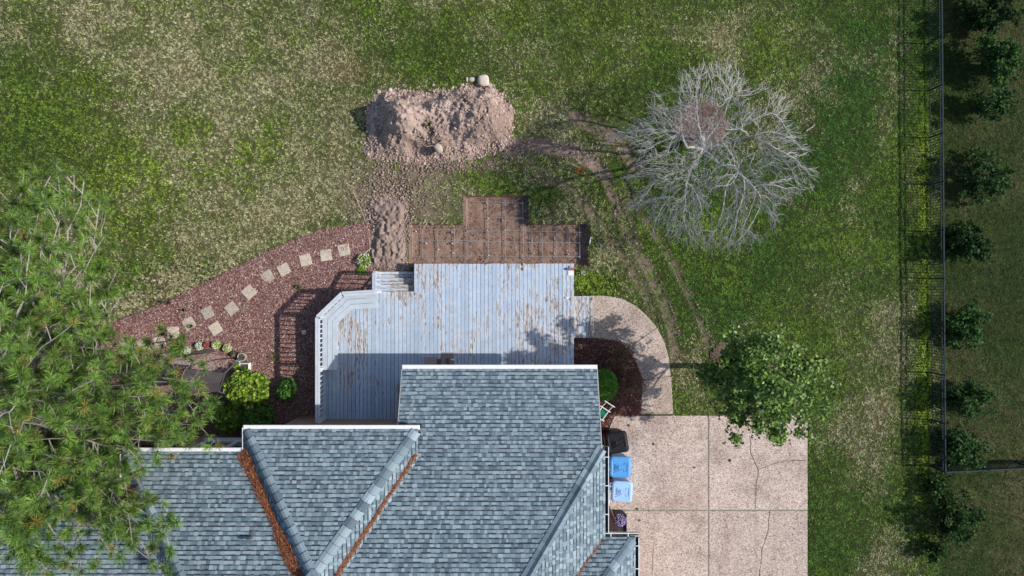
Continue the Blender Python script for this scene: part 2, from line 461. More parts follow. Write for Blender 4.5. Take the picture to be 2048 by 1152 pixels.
def lawn(u, v):
    """what grows where, as fields over the lawn (u, v are photo pixels at ground level)"""
    x, y = u / 58.33, v / 58.33
    n1 = fbm(x * .45, y * .45, 1, 5, .6)
    n2 = fbm(x * 1.3, y * 1.3, 3, 4, .6)
    n3 = fbm(x * .22 + 5, y * .22, 5, 3)
    tan = 0.36 + 1.25 * (n1 - .5) + .9 * (n2 - .5)
    for (cu, cv, ru, rv, rot, s) in [(560, 400, 210, 60, -20, .42), (350, 585, 170, 55, -24, .42), (430, 90, 260, 100, 0, .18), (560, 185, 190, 80, 0, .22), (640, 300, 110, 70, 0, .2),
                                     (150, 70, 160, 80, 0, .22), (690, 140, 55, 30, 0, .5), (850, 395, 110, 60, 0, .6), (730, 400, 70, 60, 0, .5), (1120, 330, 110, 60, 0, .25), (1080, 250, 70, 45, 0, .5), (640, 60, 90, 60, 0, .25),
                                     (1120, 440, 70, 50, 0, .35), (1450, 80, 70, 45, 0, .4), (1610, 245, 60, 60, 0, .3), (1775, 740, 45, 110, 0, .3), (1720, 880, 60, 80, 0, .36), (1330, 30, 90, 50, 0, .15),
                                     (1765, 1000, 40, 150, 0, .22), (1570, 640, 140, 60, 0, .12), (1240, 570, 60, 60, 0, .35), (1790, 120, 40, 120, 0, .3), (1420, 850, 60, 40, 0, .3), (330, 180, 100, 70, 0, .15),
                                     (60, 230, 110, 150, 0, -.6), (1660, 1060, 60, 140, 0, -.55), (1500, 560, 130, 80, 0, -.25), (1340, 420, 80, 160, 0, -.35), (1100, 388, 50, 20, 0, -.6), (1200, 570, 40, 25, 0, -.6),
                                     (880, 90, 140, 60, 0, -.15), (1200, 110, 150, 80, 0, -.25), (1500, 400, 200, 150, 0, -.2), (1850, 560, 14, 420, 0, -.7), (1620, 130, 140, 110, 0, -.1), (320, 230, 60, 50, 0, -.2)]:
        tan = tan + s * blob(u, v, cu, cv, ru, rv, rot)
    tan = tan - 0.13 * sstep(1050, 1300, u)
    bright = 0.12 + 1.0 * (fbm(x * .5 + 9, y * .5, 2, 4) - .5) - .08 * sstep(1000, 1300, u)
    for (cu, cv, ru, rv, s) in [(450, 305, 120, 60, .8), (330, 350, 110, 70, .6), (250, 450, 120, 80, .25), (480, 200, 200, 120, .2), (760, 80, 160, 80, .12), (560, 290, 60, 30, .3), (300, 15, 80, 40, .4), (1190, 570, 45, 30, .6), (1160, 370, 20, 40, .6), (1849, 350, 12, 200, .9),
                                (1849, 620, 14, 180, 1.1), (1849, 860, 16, 110, 1.0), (1580, 150, 12, 8, .9), (1700, 480, 40, 40, .3), (1780, 520, 50, 40, .3), (270, 262, 14, 10, .7), (1840, 975, 25, 40, .6), (90, 390, 60, 40, .4), (1440, 470, 60, 40, .25)]:
        bright = bright + s * blob(u, v, cu, cv, ru, rv)
    lush = 0.25 + 1.2 * (n3 - .5) + .48 * sstep(1100, 1500, u) + .5 * blob(u, v, 40, 230, 120, 150) + .3 * (n2 - .5)
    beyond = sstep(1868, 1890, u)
    rust = blob(u, v, 700, 140, 45, 28) * .5 + beyond * (blob(u, v, 2010, 300, 60, 60) + blob(u, v, 2020, 450, 40, 50)) * .35 + blob(u, v, 2000, 620, 60, 60) * .3 + .5 * beyond * sstep(.5, .75, fbm(x * .6, y * .6 + 3, 6, 4))
    X, Y = (u - 1024) / 58.33, (576 - v) / 58.33
    mud = np.zeros(u.shape); rut = np.zeros(u.shape); tread = np.zeros(u.shape)
    edge = (n2 - .5) * .5
    for ln, w, s in TRACKS_W:
        d = dist_poly(ln, X, Y)
        m = s * sstep(1.25, .7, d / w + edge)
        mud = np.maximum(mud, m); rut = np.maximum(rut, s * sstep(1.1, .7, d / w)); tread = np.maximum(tread, s * sstep(1.6, 1.0, d / w))
    for (cu, cv, ru, rv, s) in [(778, 465, 44, 84, 1.4), (775, 380, 28, 50, .8), (725, 395, 45, 40, .5), (800, 385, 70, 40, .6), (870, 420, 70, 30, .4), (885, 330, 110, 18, .8), (1030, 300, 40, 22, .6), (1400, 255, 0.1, 0.1, 0),
                                (830, 345, 85, 26, .85), (765, 350, 30, 45, .8), (1145, 300, 30, 12, .5), (1250, 420, 30, 40, .35)]:
        if ru > 1: mud = np.maximum(mud, np.clip(s * blob(u, v, cu, cv, ru, rv) + edge * .6, 0, 1) * (blob(u, v, cu, cv, ru * 1.5, rv * 1.5) > .2))
    tan = np.clip(tan, 0.03, .93); bright = np.clip(bright, 0, 1); lush = np.clip(lush, 0, 1)
    return tan, bright, lush, beyond, np.clip(rust, 0, 1), np.clip(mud, 0, 1), rut, tread

# ------------------------------------------------------------------ ground sheet with the dug pit left open
def make_ground():
    st = 0.085
    xs = np.arange(-19.5, 19.51, st); ys = np.arange(-12.5, 12.51, st)
    def snap(a, vals):
        for t in vals: a[np.argmin(abs(a - t))] = t
        return a
    xs = snap(xs, [PIT['xa'], PIT['xb'], PIT['xc'], PIT['xd']]); ys = snap(ys, [PIT['yt'], PIT['ym'], PIT['yb']])
    far = [-600, -200, -80, -45, -30, -24]
    xs = np.concatenate([far, xs, [-t for t in far[::-1]]]); ys = np.concatenate([far, [-17], ys, [17], [-t for t in far[::-1]]])
    Xg, Yg = np.meshgrid(xs, ys)
    u, v = 1024 + Xg * 58.33, 576 - Yg * 58.33
    tan, bright, lush, beyond, rust, mud, rut, tread = lawn(u, v)
    z = 0.05 * (fbm(Xg * .5, Yg * .5, 2, 3) - .5) + .03 * (fbm(Xg * 3, Yg * 3, 4, 3) - .5)
    z = z - .07 * rut + .035 * (tread - rut) * (fbm(Xg * 4, Yg * 4, 1, 3)) + mud * .09 * (fbm(Xg * 5, Yg * 5, 5, 3) - .45)
    keep0 = inside(DRIVE, Xg, Yg) | inside(PATH, Xg, Yg) | inside(MULCH_L, Xg, Yg) | inside(MULCH_R, Xg, Yg)
    hx = (Xg > -16) & (Xg < 3.6) & (Yg < .9)
    z = np.where(keep0 | hx, np.minimum(z, 0) * .3 - .03, z)
    # a ragged lip along the pit
    def rag(x, y):
        return .05 * (fbm(x * 5, y * 5, 3, 3) - .5), .05 * (fbm(x * 5 + 7, y * 5, 6, 3) - .5)
    dp = dist_poly(PIT_POLY, Xg, Yg, True)
    near = dp < .02
    jx, jy = rag(Xg, Yg)
    Xw = np.where(near, Xg + jx, Xg); Yw = np.where(near, Yg + jy, Yg)
    z = np.where(near, -.005 + .03 * (fbm(Xg * 6, Yg * 6, 2, 2) - .5), z)
    thatch = np.stack([0.040 + .085 * tan, 0.055 + .065 * tan, 0.014 + .035 * tan], -1)
    thatch = thatch * (1 - .35 * lush[..., None])
    mudc = np.stack([0.235 + 0 * tan, 0.165 + 0 * tan, 0.135 + 0 * tan], -1) * (.72 + .6 * fbm(Xg * 2.5, Yg * 2.5, 4, 4))[..., None]
    mk = np.clip(mud * 1.1, 0, 1)[..., None]
    col = thatch * (1 - mk) + mudc * mk
    ny, nx = Xg.shape
    V = np.stack([Xw, Yw, z], -1).reshape(-1, 3)
    idx = np.arange(ny * nx).reshape(ny, nx)
    Fq = np.stack([idx[:-1, :-1], idx[:-1, 1:], idx[1:, 1:], idx[1:, :-1]], -1).reshape(-1, 4)
    cx = (Xg[:-1, :-1] + Xg[1:, 1:]).ravel() / 2; cy = (Yg[:-1, :-1] + Yg[1:, 1:]).ravel() / 2
    Fq = Fq[~inside(PIT_POLY, cx, cy)]
    used = np.zeros(len(V), bool); used[Fq.ravel()] = True
    remap = np.cumsum(used) - 1
    o = np_mesh('ground', V[used], remap[Fq], M['ground'], None, col.reshape(-1, 3)[used], True)
    tag(o, 'lawn ground with patches of dry and green turf and bare muddy ruts', None, None, 'structure')
    # the pit: walls and floor on the same ragged lip
    zf = -.30
    Vp, Fp, Cp = [], [], []
    n = len(PIT_POLY)
    lip, foot = [], []
    for i in range(n):
        (x1, y1), (x2, y2) = PIT_POLY[i], PIT_POLY[(i + 1) % n]
        L = math.hypot(x2 - x1, y2 - y1); m = max(2, int(L / .085))
        for k in range(m):
            t = k / m
            lip.append((x1 + (x2 - x1) * t, y1 + (y2 - y1) * t))
    lip = np.array(lip)
    jx, jy = rag(lip[:, 0], lip[:, 1])
    lx, ly = lip[:, 0] + jx, lip[:, 1] + jy
    cxp, cyp = np.mean([PIT['xc'], PIT['xd']]), PIT['ym'] - .3
    rows = []
    for zz, ins in ((.01, -.03), (-.1, .012), (-.2, .03), (zf - .02, .06)):
        nx_ = -np.sign(lx - cxp) * ins; ny_ = -np.sign(ly - cyp) * ins
        w = .03 * (fbm(lx * 9 + zz * 30, ly * 9, 5, 3) - .5)
        rows.append(np.stack([lx + nx_ + w, ly + ny_ + w, np.full(len(lx), zz) + .02 * (fbm(lx * 7, ly * 7 + zz * 9, 1, 2) - .5)], -1))
    m = len(lx)
    Vw = np.concatenate(rows)
    Fw = []
    for r in range(3):
        a = np.arange(m) + r * m; b = np.roll(np.arange(m), -1) + r * m
        Fw.append(np.stack([a, a + m, b + m, b], -1))
    Fw = np.concatenate(Fw)
    cw = np.tile(np.array([[.215, .145, .108]]), (len(Vw), 1)) * (.75 + .5 * fbm(Vw[:, 0] * 4, Vw[:, 1] * 4, 2, 3))[:, None]
    pit = empty('excavation_pit', (PIT['xa'], PIT['yb'], 0))
    tag(pit, 'T shaped pit dug in the lawn beside the deck, bare brown soil floor', None, None, 'structure')
    def world_child(o):
        o.parent = pit; o.matrix_parent_inverse = Matrix.Translation(-Vector(pit.location))
    w = np_mesh('earth_wall', Vw, Fw, M['soil'], None, cw, True); world_child(w)
    gx = np.arange(PIT['xa'] - .1, PIT['xb'] + .15, .05); gy = np.arange(PIT['yb'] - .1, PIT['yt'] + .15, .05)
    GX, GY = np.meshgrid(gx, gy)
    GZ = zf + .035 * (fbm(GX * 2, GY * 2, 1, 3) - .5) + .05 * (fbm(GX * 8, GY * 8, 5, 3) - .5)
    d = dist_poly(PIT_POLY, GX, GY, True)
    GZ = GZ + .06 * sstep(.16, 0, d)
    nyy, nxx = GX.shape
    idx = np.arange(nyy * nxx).reshape(nyy, nxx)
    Ff = np.stack([idx[:-1, :-1], idx[:-1, 1:], idx[1:, 1:], idx[1:, :-1]], -1).reshape(-1, 4)
    cx = (GX[:-1, :-1] + GX[1:, 1:]).ravel() / 2; cy = (GY[:-1, :-1] + GY[1:, 1:]).ravel() / 2
    ok = inside(PIT_POLY, cx, cy) | (dist_poly(PIT_POLY, cx, cy, True) < .07)
    cf = np.array([.265, .172, .13]) * (.55 + .9 * fbm(GX * 4, GY * 4, 4, 5, .65))[..., None]
    f = np_mesh('earth_floor', np.stack([GX, GY, GZ], -1).reshape(-1, 3), Ff[ok], M['soil'], None, cf.reshape(-1, 3), True); world_child(f)
    return pit
PITO = make_ground()

# ------------------------------------------------------------------ small generators (vectorised)
def rand_dirs(n, rng):
    a = rng.random(n) * 2 * np.pi; z = rng.random(n) * 2 - 1
    r = np.sqrt(1 - z * z)
    return np.stack([r * np.cos(a), r * np.sin(a), z], -1)
def leaf_mesh(Pn, size, rng, up=.6, width=.36, droop=.15):
    """one folded leaf per point -> V, quads"""
    n = len(Pn)
    nrm = rand_dirs(n, rng); nrm[:, 2] = np.abs(nrm[:, 2]) + up
    nrm /= np.linalg.norm(nrm, axis=1)[:, None]
    t = rand_dirs(n, rng)
    t -= nrm * np.sum(t * nrm, 1)[:, None]; t /= (np.linalg.norm(t, axis=1)[:, None] + 1e-9)
    b = np.cross(nrm, t)
    s = size * (.65 + .7 * rng.random(n)); s = s[:, None]
    base = Pn - t * s * .5
    tip = Pn + t * s * .5 - nrm * s * droop
    l = Pn + b * s * width + nrm * s * .08; r = Pn - b * s * width + nrm * s * .08
    V = np.stack([base, l, tip, r], 1).reshape(-1, 3)
    Fq = np.arange(n * 4).reshape(n, 4)
    return V, Fq
def rep_col(c, k): return np.repeat(c, k, axis=0)
_ico = None
def rocks(Pn, sizes, rng, flat=.75, jit=.28):
    global _ico
    if _ico is None:
        bm = bmesh.new(); bmesh.ops.create_icosphere(bm, subdivisions=1, radius=1)
        bm.verts.ensure_lookup_table()
        _ico = (np.array([v.co[:] for v in bm.verts]), np.array([[v.index for v in f.verts] for f in bm.faces])); bm.free()
    V0, F0 = _ico
    n, k = len(Pn), len(V0)
    rad = 1 + jit * (rng.random((n, k)) * 2 - 1)
    sc = np.stack([.75 + .5 * rng.random(n), .75 + .5 * rng.random(n), flat * (.7 + .5 * rng.random(n))], -1)
    V = V0[None] * rad[..., None] * sc[:, None, :] * np.asarray(sizes)[:, None, None]
    a = rng.random(n) * 6.283; c, s = np.cos(a)[:, None], np.sin(a)[:, None]
    x = V[..., 0] * c - V[..., 1] * s; y = V[..., 0] * s + V[..., 1] * c
    V = np.stack([x, y, V[..., 2]], -1) + Pn[:, None, :]
    Fc = (F0[None] + (np.arange(n) * k)[:, None, None]).reshape(-1, 3)
    return V.reshape(-1, 3), Fc, k
def slivers(Pn, length, width, rng, tilt=.3, dirs=None):
    """thin flat chips / needles lying about: a quad each"""
    n = len(Pn)
    a = rng.random(n) * 6.283 if dirs is None else dirs
    d = np.stack([np.cos(a), np.sin(a), (rng.random(n) * 2 - 1) * tilt], -1)
    p = np.stack([-np.sin(a), np.cos(a), (rng.random(n) * 2 - 1) * tilt * 2], -1)
    L = (length * (.5 + rng.random(n)))[:, None] / 2; Wd = (width * (.6 + .8 * rng.random(n)))[:, None] / 2
    V = np.stack([Pn - d * L - p * Wd, Pn + d * L - p * Wd * .7, Pn + d * L + p * Wd * .7, Pn - d * L + p * Wd], 1).reshape(-1, 3)
    return V, np.arange(n * 4).reshape(n, 4)
def sample_poly(poly, n, rng):
    xs = [p[0] for p in poly]; ys = [p[1] for p in poly]
    x = rng.uniform(min(xs), max(xs), n); y = rng.uniform(min(ys), max(ys), n)
    k = inside(poly, x, y)
    return x[k], y[k]
def jitter_col(base, n, rng, lo=.7, hi=1.3, hue=.06):
    c = np.tile(np.asarray(base, float), (n, 1)) * (lo + (hi - lo) * rng.random((n, 1)))
    return c * (1 + hue * (rng.random((n, 3)) * 2 - 1))
def pick_cols(pal, wts, n, rng, lo=.75, hi=1.25):
    i = rng.choice(len(pal), n, p=np.array(wts) / sum(wts))
    return np.asarray(pal)[i] * (lo + (hi - lo) * rng.random((n, 1)))

# ------------------------------------------------------------------ mulch beds, gravel, driveway, path
def bed(name, poly, col, z, label, chipcol, density, seed, chips=True):
    rng = np.random.default_rng(seed)
    root = empty(name, (sum(p[0] for p in poly) / len(poly), sum(p[1] for p in poly) / len(poly), 0))
    tag(root, label, None, None, 'structure')
    inv = Matrix.Translation(-Vector(root.location))
    xs = [p[0] for p in poly]; ys = [p[1] for p in poly]
    gx = np.arange(min(xs), max(xs) + .1, .1); gy = np.arange(min(ys), max(ys) + .1, .1)
    GX, GY = np.meshgrid(gx, gy)
    d = dist_poly(poly, GX, GY, True); ins = inside(poly, GX, GY)
    GZ = z * sstep(0, .12, d) + .04 * (fbm(GX * 2, GY * 2, 2, 3) - .4) * sstep(0, .2, d) + .012
    # pull outside points onto the outline so that the edge is clean
    idx = np.arange(GX.size).reshape(GX.shape)
    Ff = np.stack([idx[:-1, :-1], idx[:-1, 1:], idx[1:, 1:], idx[1:, :-1]], -1).reshape(-1, 4)
    cx = (GX[:-1, :-1] + GX[1:, 1:]).ravel() / 2; cy = (GY[:-1, :-1] + GY[1:, 1:]).ravel() / 2
    ok = inside(poly, cx, cy)
    c = np.asarray(col) * (.75 + .5 * fbm(GX * 3, GY * 3, 3, 4))[..., None]
    o = np_mesh('mulch_surface', np.stack([GX, GY, GZ], -1).reshape(-1, 3), Ff[ok], M['soil'], root, c.reshape(-1, 3), True)
    o.matrix_parent_inverse = inv
    if chips:
        area = (max(xs) - min(xs)) * (max(ys) - min(ys))
        x, y = sample_poly(poly, int(area * density), rng)
        dd = dist_poly(poly, x, y, True)
        pz = z * sstep(0, .12, dd) + .04 * (fbm(x * 2, y * 2, 2, 3) - .4) * sstep(0, .2, dd) + .02 + .02 * rng.random(len(x))
        Pn = np.stack([x, y, pz], -1)
        V, Fq = slivers(Pn, .045, .016, rng, .45)
        cc = pick_cols(chipcol[0], chipcol[1], len(x), rng, .6, 1.35)
        # damper, darker mulch by the house
        h = np_mesh('mulch_chips', V, Fq, M['chip'], root, rep_col(cc, 4))
        h.matrix_parent_inverse = inv
        tag(h, kind='stuff')
    return root
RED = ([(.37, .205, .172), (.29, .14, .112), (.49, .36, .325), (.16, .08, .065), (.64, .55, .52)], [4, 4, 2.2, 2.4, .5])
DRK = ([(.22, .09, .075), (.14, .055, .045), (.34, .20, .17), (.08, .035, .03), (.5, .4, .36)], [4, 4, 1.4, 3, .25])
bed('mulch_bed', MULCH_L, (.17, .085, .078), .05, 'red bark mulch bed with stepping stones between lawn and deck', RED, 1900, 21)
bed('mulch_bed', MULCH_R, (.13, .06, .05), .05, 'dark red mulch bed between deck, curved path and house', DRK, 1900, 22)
def ring(cu, cv, r, n=28, e=1.0):
    return PX([(cu + r * math.cos(k * 2 * math.pi / n) * (1 + .06 * math.sin(3 * k)), cv + r * e * math.sin(k * 2 * math.pi / n) * (1 + .05 * math.cos(2 * k))) for k in range(n)])
TREE1 = ring(1402, 250, 54, e=.92)
TREE2 = ring(1448, 712, 27, e=.95)
BRN = ([(.17, .115, .085), (.12, .08, .06), (.22, .16, .12), (.12, .15, .05)], [4, 4, 2, 2])
bed('tree_ring', TREE1, (.16, .10, .08), .04, 'round brown mulch ring at the foot of the bare tree', BRN, 350, 23)
bed('tree_ring', TREE2, (.17, .12, .09), .04, 'small mulch ring at the foot of the leafy green tree', BRN, 500, 24)
GRAVEL = PX([(300, 712), (345, 706), (390, 706), (430, 707), (458, 714), (467, 726), (466, 738), (440, 744), (400, 742), (350, 748), (300, 752)])
gb = MB(); gb.prism(GRAVEL, -.05, .085)
tag(gb.build('gravel_bed', M['pebbles']), 'grey pebble bed with a rounded end edged by flowers', None, None, 'structure')

def slab_poly(root, name, poly, mat, z0=-.1, z1=.045):
    # slab with a small chamfer, top sheet at z1
    n = len(poly)
    ar = sum(poly[i][0] * poly[(i + 1) % n][1] - poly[(i + 1) % n][0] * poly[i][1] for i in range(n))
    if ar < 0: poly = poly[::-1]
    c = .008
    inn = []
    for i in range(n):
        p0, p1, p2 = Vector(poly[i - 1]), Vector(poly[i]), Vector(poly[(i + 1) % n])
        d1 = (p1 - p0).normalized(); d2 = (p2 - p1).normalized()
        b = Vector((-d1.y, d1.x)) + Vector((-d2.y, d2.x)); b = b / max(.3, b.length_squared) * 2
        inn.append(p1 + b * c)
    m = MB()
    V = [(x, y, z0) for x, y in poly] + [(x, y, z1 - c) for x, y in poly] + [(p.x, p.y, z1) for p in inn]
    Fc = [tuple(range(2 * n, 3 * n))]
    for i in range(n):
        j = (i + 1) % n
        Fc += [(i, j, j + n, i + n), (i + n, j + n, j + 2 * n, i + 2 * n)]
    m.add(V, Fc)
    o = m.build(name, mat, root)
    o.matrix_parent_inverse = Matrix.Translation(-Vector(root.location))
    return o
drv = empty('driveway', P(1416, 1020))
tag(drv, 'pinkish exposed aggregate concrete driveway in square slabs', None, None, 'structure')
g = 1.3
for poly in ([(1229, 831), (1416 - g, 831), (1416 - g, 1020 - g), (1217, 1020 - g), (1217, 858)],
             [(1416 + g, 831), (1614, 831), (1614, 1020 - g), (1416 + g, 1020 - g)],
             [(1217, 1020 + g), (1416 - g, 1020 + g), (1416 - g, 1208 - g), (1217, 1208 - g)],
             [(1416 + g, 1020 + g), (1614, 1020 + g), (1614, 1208 - g), (1416 + g, 1208 - g)],
             [(1217, 1208 + g), (1416 - g, 1208 + g), (1416 - g, 1420), (1217, 1420)],
             [(1416 + g, 1208 + g), (1614, 1208 + g), (1614, 1420), (1416 + g, 1420)]):
    slab_poly(drv, 'concrete_slab', PX(poly), M['aggregate'])
jm = MB(); jm.prism(PX([(1219, 860), (1232, 833), (1612, 833), (1612, 1418), (1219, 1418)]), -.1, .034)
o = jm.build('joint_filler', M['joint'], drv); o.matrix_parent_inverse = Matrix.Translation(-Vector(drv.location))
def crack(pts, w, root):
    pts = [P(u, v, .045) for u, v in pts]
    fine = []
    for a, b in zip(pts[:-1], pts[1:]):
        k = max(2, int((b - a).length / .12))
        for i in range(k):
            t = i / k
            fine.append(a.lerp(b, t) + Vector((R.uniform(-.018, .018), R.uniform(-.018, .018), 0)))
    fine.append(pts[-1])
    V = []; Fc = []
    for i, p in enumerate(fine):
        t = (fine[min(i + 1, len(fine) - 1)] - fine[max(i - 1, 0)]).normalized(); nn = Vector((-t.y, t.x, 0))
        ww = w * R.uniform(.5, 1.2)
        V += [p + nn * ww + Vector((0, 0, .003)), p - nn * ww + Vector((0, 0, .003))]
        if i: Fc.append((2 * i - 2, 2 * i - 1, 2 * i + 1, 2 * i))
    m = MB(); m.add(V, Fc)
    o = m.build('crack', M['crack'], root); o.matrix_parent_inverse = Matrix.Translation(-Vector(root.location))
crack([(1500, 872), (1502, 905), (1516, 940), (1513, 970), (1510, 1018)], .014, drv)
crack([(1515, 939), (1540, 930), (1570, 922), (1612, 920)], .010, drv)
crack([(1539, 1022), (1537, 1060), (1524, 1100), (1519, 1160), (1512, 1205)], .014, drv)
crack([(1308, 1075), (1306, 1120), (1302, 1160)], .007, drv)
pth = empty('path', P(1300, 690))
tag(pth, 'curved exposed aggregate garden path from deck step to driveway', None, None, 'structure')
cuts = [(0, 5), (5, 8), (8, 10)]
cin = [(0, 4), (4, 8), (8, 10)]
for (a, b), (c, d) in zip(cuts, cin):
    out = PATH_OUT[a:b + 1]; inn = PATH_IN[c:d + 1]
    def trim(l, r):
        l = list(l)
        def mv(p, q, dd=1.0):
            L = math.hypot(q[0] - p[0], q[1] - p[1]); return (p[0] + (q[0] - p[0]) / L * dd, p[1] + (q[1] - p[1]) / L * dd)
        l[0] = mv(l[0], l[1]); l[-1] = mv(l[-1], l[-2]); return l
    out = trim(out, 0); inn = trim(inn, 0)
    slab_poly(pth, 'concrete_slab', PX(out + inn[::-1]), M['path_aggregate'], -.1, .05)
pj = MB(); pj.prism(PX([(u - 1, v + .5) for u, v in PATH_OUT[:-1]] + [(u + 1, v) for u, v in PATH_IN[::-1][1:]]), -.1, .036)
o = pj.build('joint_filler', M['joint'], pth); o.matrix_parent_inverse = Matrix.Translation(-Vector(pth.location))

# ------------------------------------------------------------------ grass blades (nobody could count them)
def grass():
    rng = np.random.default_rng(5)
    x0, x1, y0, y1 = -18.6, 18.6, -10.8, 10.8
    n = int((x1 - x0) * (y1 - y0) * 250)
    x = rng.uniform(x0, x1, n); y = rng.uniform(y0, y1, n)
    wx, wy = x + .16 * (fbm(x * 2.5, y * 2.5, 1, 3) - .42), y + .16 * (fbm(x * 2.5 + 4, y * 2.5, 2, 3) - .5)
    bad = inside(PIT_POLY, x, y) | inside(DRIVE, wx - .03, wy) | inside(PATH, wx - .03, wy) | inside(MULCH_L, wx, wy) | inside(MULCH_R, x, y) | inside(MOUND, wx, wy)
    bad |= (inside(TREE1, x, y) | inside(TREE2, x, y)) & (rng.random(len(x)) < .25)
    bad |= (x > -16) & (x < 3.2) & (y < -3.9) | (x > -8) & (x < 2.07) & (y < .80) & (y > -6)
    bad |= (x < 3.2) & (x > 1.5) & (y < -1) | (x > 2) & (x < 2.9) & (y < -.2) & (y > -1.8)
    x, y = x[~bad], y[~bad]
    u, v = 1024 + x * 58.33, 576 - y * 58.33
    tan, bright, lush, beyond, rust, mud, rut, tread = lawn(u, v)
    k = rng.random(len(x)) > mud * (1.0 + .35 * (fbm(x * 4, y * 4, 3, 3) - .3)) - .04
    x, y, tan, bright, lush, beyond, rust, u, v, rut = [a[k] for a in (x, y, tan, bright, lush, beyond, rust, u, v, rut)]
    nb = 5
    m = len(x)
    zg = 0.05 * (fbm(x * .5, y * .5, 2, 3) - .5) + .03 * (fbm(x * 3, y * 3, 4, 3) - .5) - .05 * rut
    X = np.repeat(x, nb) + rng.normal(0, .016, m * nb); Y = np.repeat(y, nb) + rng.normal(0, .016, m * nb)
    Z = np.repeat(zg, nb) - .008
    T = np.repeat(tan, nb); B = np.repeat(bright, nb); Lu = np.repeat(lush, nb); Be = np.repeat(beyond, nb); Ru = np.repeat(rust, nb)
    mm = m * nb
    tuft_t = np.repeat(rng.random(m), nb)
    is_tan = (.5 * rng.random(mm) + .5 * tuft_t) < T * .9 + .05
    G = np.array([.195, .265, .042]); D = np.array([.072, .180, .024]); Bc = np.array([.31, .46, .038]); Tn = np.array([.58, .525, .30]); Rc = np.array([.26, .135, .06])
    gcol = G * (1 - Lu[:, None]) + D * Lu[:, None]
    gcol = gcol * (1 - B[:, None]) + Bc * B[:, None]
    tcol = Tn * (1 - .25 * Lu[:, None] * 1.0)
    c = np.where(is_tan[:, None], tcol, gcol)
    isr = rng.random(mm) < Ru * .7
    c = np.where(isr[:, None], Rc, c)
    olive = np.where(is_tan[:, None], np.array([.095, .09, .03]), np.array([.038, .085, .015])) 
    c = c * (1 - .85 * Be[:, None]) + olive * .85 * Be[:, None]  # rougher olive grass past the fence, also darkened to stand in for edge vignetting
    tb = np.repeat(.22 + 1.35 * rng.random(m) ** 1.2, nb)
    c = np.minimum(c * (tb * (.75 + .5 * rng.random(mm)))[:, None], .8)
    a = rng.random(mm) * 6.283
    L = (.045 + .05 * rng.random(mm)) * (1 + .25 * np.repeat(lush, nb))
    w = .0095 + .006 * rng.random(mm)
    h = .018 + .04 * rng.random(mm)
    dx, dy = np.cos(a), np.sin(a)
    V = np.stack([np.stack([X - dy * w, Y + dx * w, Z], -1), np.stack([X + dy * w, Y - dx * w, Z], -1),
                  np.stack([X + dx * L, Y + dy * L, Z + h], -1)], 1).reshape(-1, 3)
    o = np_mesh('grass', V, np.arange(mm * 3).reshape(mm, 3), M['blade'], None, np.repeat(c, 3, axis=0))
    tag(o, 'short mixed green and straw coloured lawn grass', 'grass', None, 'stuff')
grass()

# ------------------------------------------------------------------ house
house = empty('brick_house', (-3.0, -7.0, 0))
tag(house, 'brick house with blue grey shingle hip roofs and white gutters', 'house')
HINV = Matrix.Translation((3.0, 7.0, 0))
def hchild(o, parent=None):
    o.parent = parent or house
    if parent is None or parent is house: o.matrix_parent_inverse = HINV
    return o
def wall_prism(pts_yz, x0, x1):
    m = MB()
    n = len(pts_yz)
    V = [(x0, y, z) for y, z in pts_yz] + [(x1, y, z) for y, z in pts_yz]
    m.add(V, [tuple(range(n)), tuple(reversed(range(n, 2 * n)))] + [(i, i + n, (i + 1) % n + n, (i + 1) % n) for i in range(n)])
    return hchild(m.build('wall', M['brick']))
wall_prism([(-2.85, -.1), (-2.85, 3.10), (-4.9, 4.05), (-15.8, 4.05), (-15.8, -.1)], -2.95, 2.22)
wall_prism([(-4.38, -.1), (-4.38, 4.1), (-15.7, 4.1), (-15.7, -.1)], -7.28, -2.97)
wall_prism([(-5.06, -.1), (-5.06, 4.1), (-15.600000000000001, 4.1), (-15.600000000000001, -.1)], -10.74, -7.3)
wall_prism([(-5.92, -.1), (-5.92, 4.1), (-15.5, 4.1), (-15.5, -.1)], -15.2, -10.76)
wall_prism([(-7.50, -.1), (-7.50, 4.05), (-15.399999999999999, 4.05), (-15.399999999999999, -.1)], 2.24, 3.25)

# roof planes: eave line point, up-slope direction in plan, eave height, slope, clip half planes (a, b, c): a*x + b*y <= c
def hp(p, q, keep):
    """half plane through p, q that keeps the point keep"""
    a, b = q[1] - p[1], -(q[0] - p[0]); c = a * p[0] + b * p[1]
    if a * keep[0] + b * keep[1] > c: a, b, c = -a, -b, -c
    return (a, b, c)
class Plane:
    def __init__(s, org, up, z0, sl, clips):
        s.o = Vector((org[0], org[1])); s.up = Vector(up); s.al = Vector((-up[1], up[0])); s.z0 = z0; s.sl = sl; s.clips = clips
    def z(s, x, y): return s.z0 + s.sl * ((Vector((x, y)) - s.o).dot(s.up))
    def nrm(s): return Vector((-s.sl * s.up.x, -s.sl * s.up.y, 1)).normalized()
ZB = 4.2
A_N = Plane((0, -2.43), (0, -1), 3.0, .5, [(0, 1, -2.43), (1, 0, 2.545)])
A_E = Plane((2.64, 0), (-1, 0), 4.10, .70, [(1, 0, 2.64)])
A_S = Plane((0, -17.7), (0, 1), 3.0, .5, [])
B_N = Plane((0, -3.99), (0, -1), ZB, .545, [(0, 1, -3.99)])
B_E = Plane((-2.66, 0), (-1, 0), ZB, .757, [(1, 0, -2.66)])
B_W = Plane((-7.56, 0), (1, 0), ZB, .757, [(-1, 0, 7.56)])
D_N = Plane((0, -4.63), (0, -1), ZB, .545, [(0, 1, -4.63)])
D_W = Plane((-11.0, 0), (1, 0), ZB, .66, [(-1, 0, 11.0)])
E_N = Plane((0, -5.51), (0, -1), ZB, .545, [(0, 1, -5.51), (-1, 0, 15.45)])
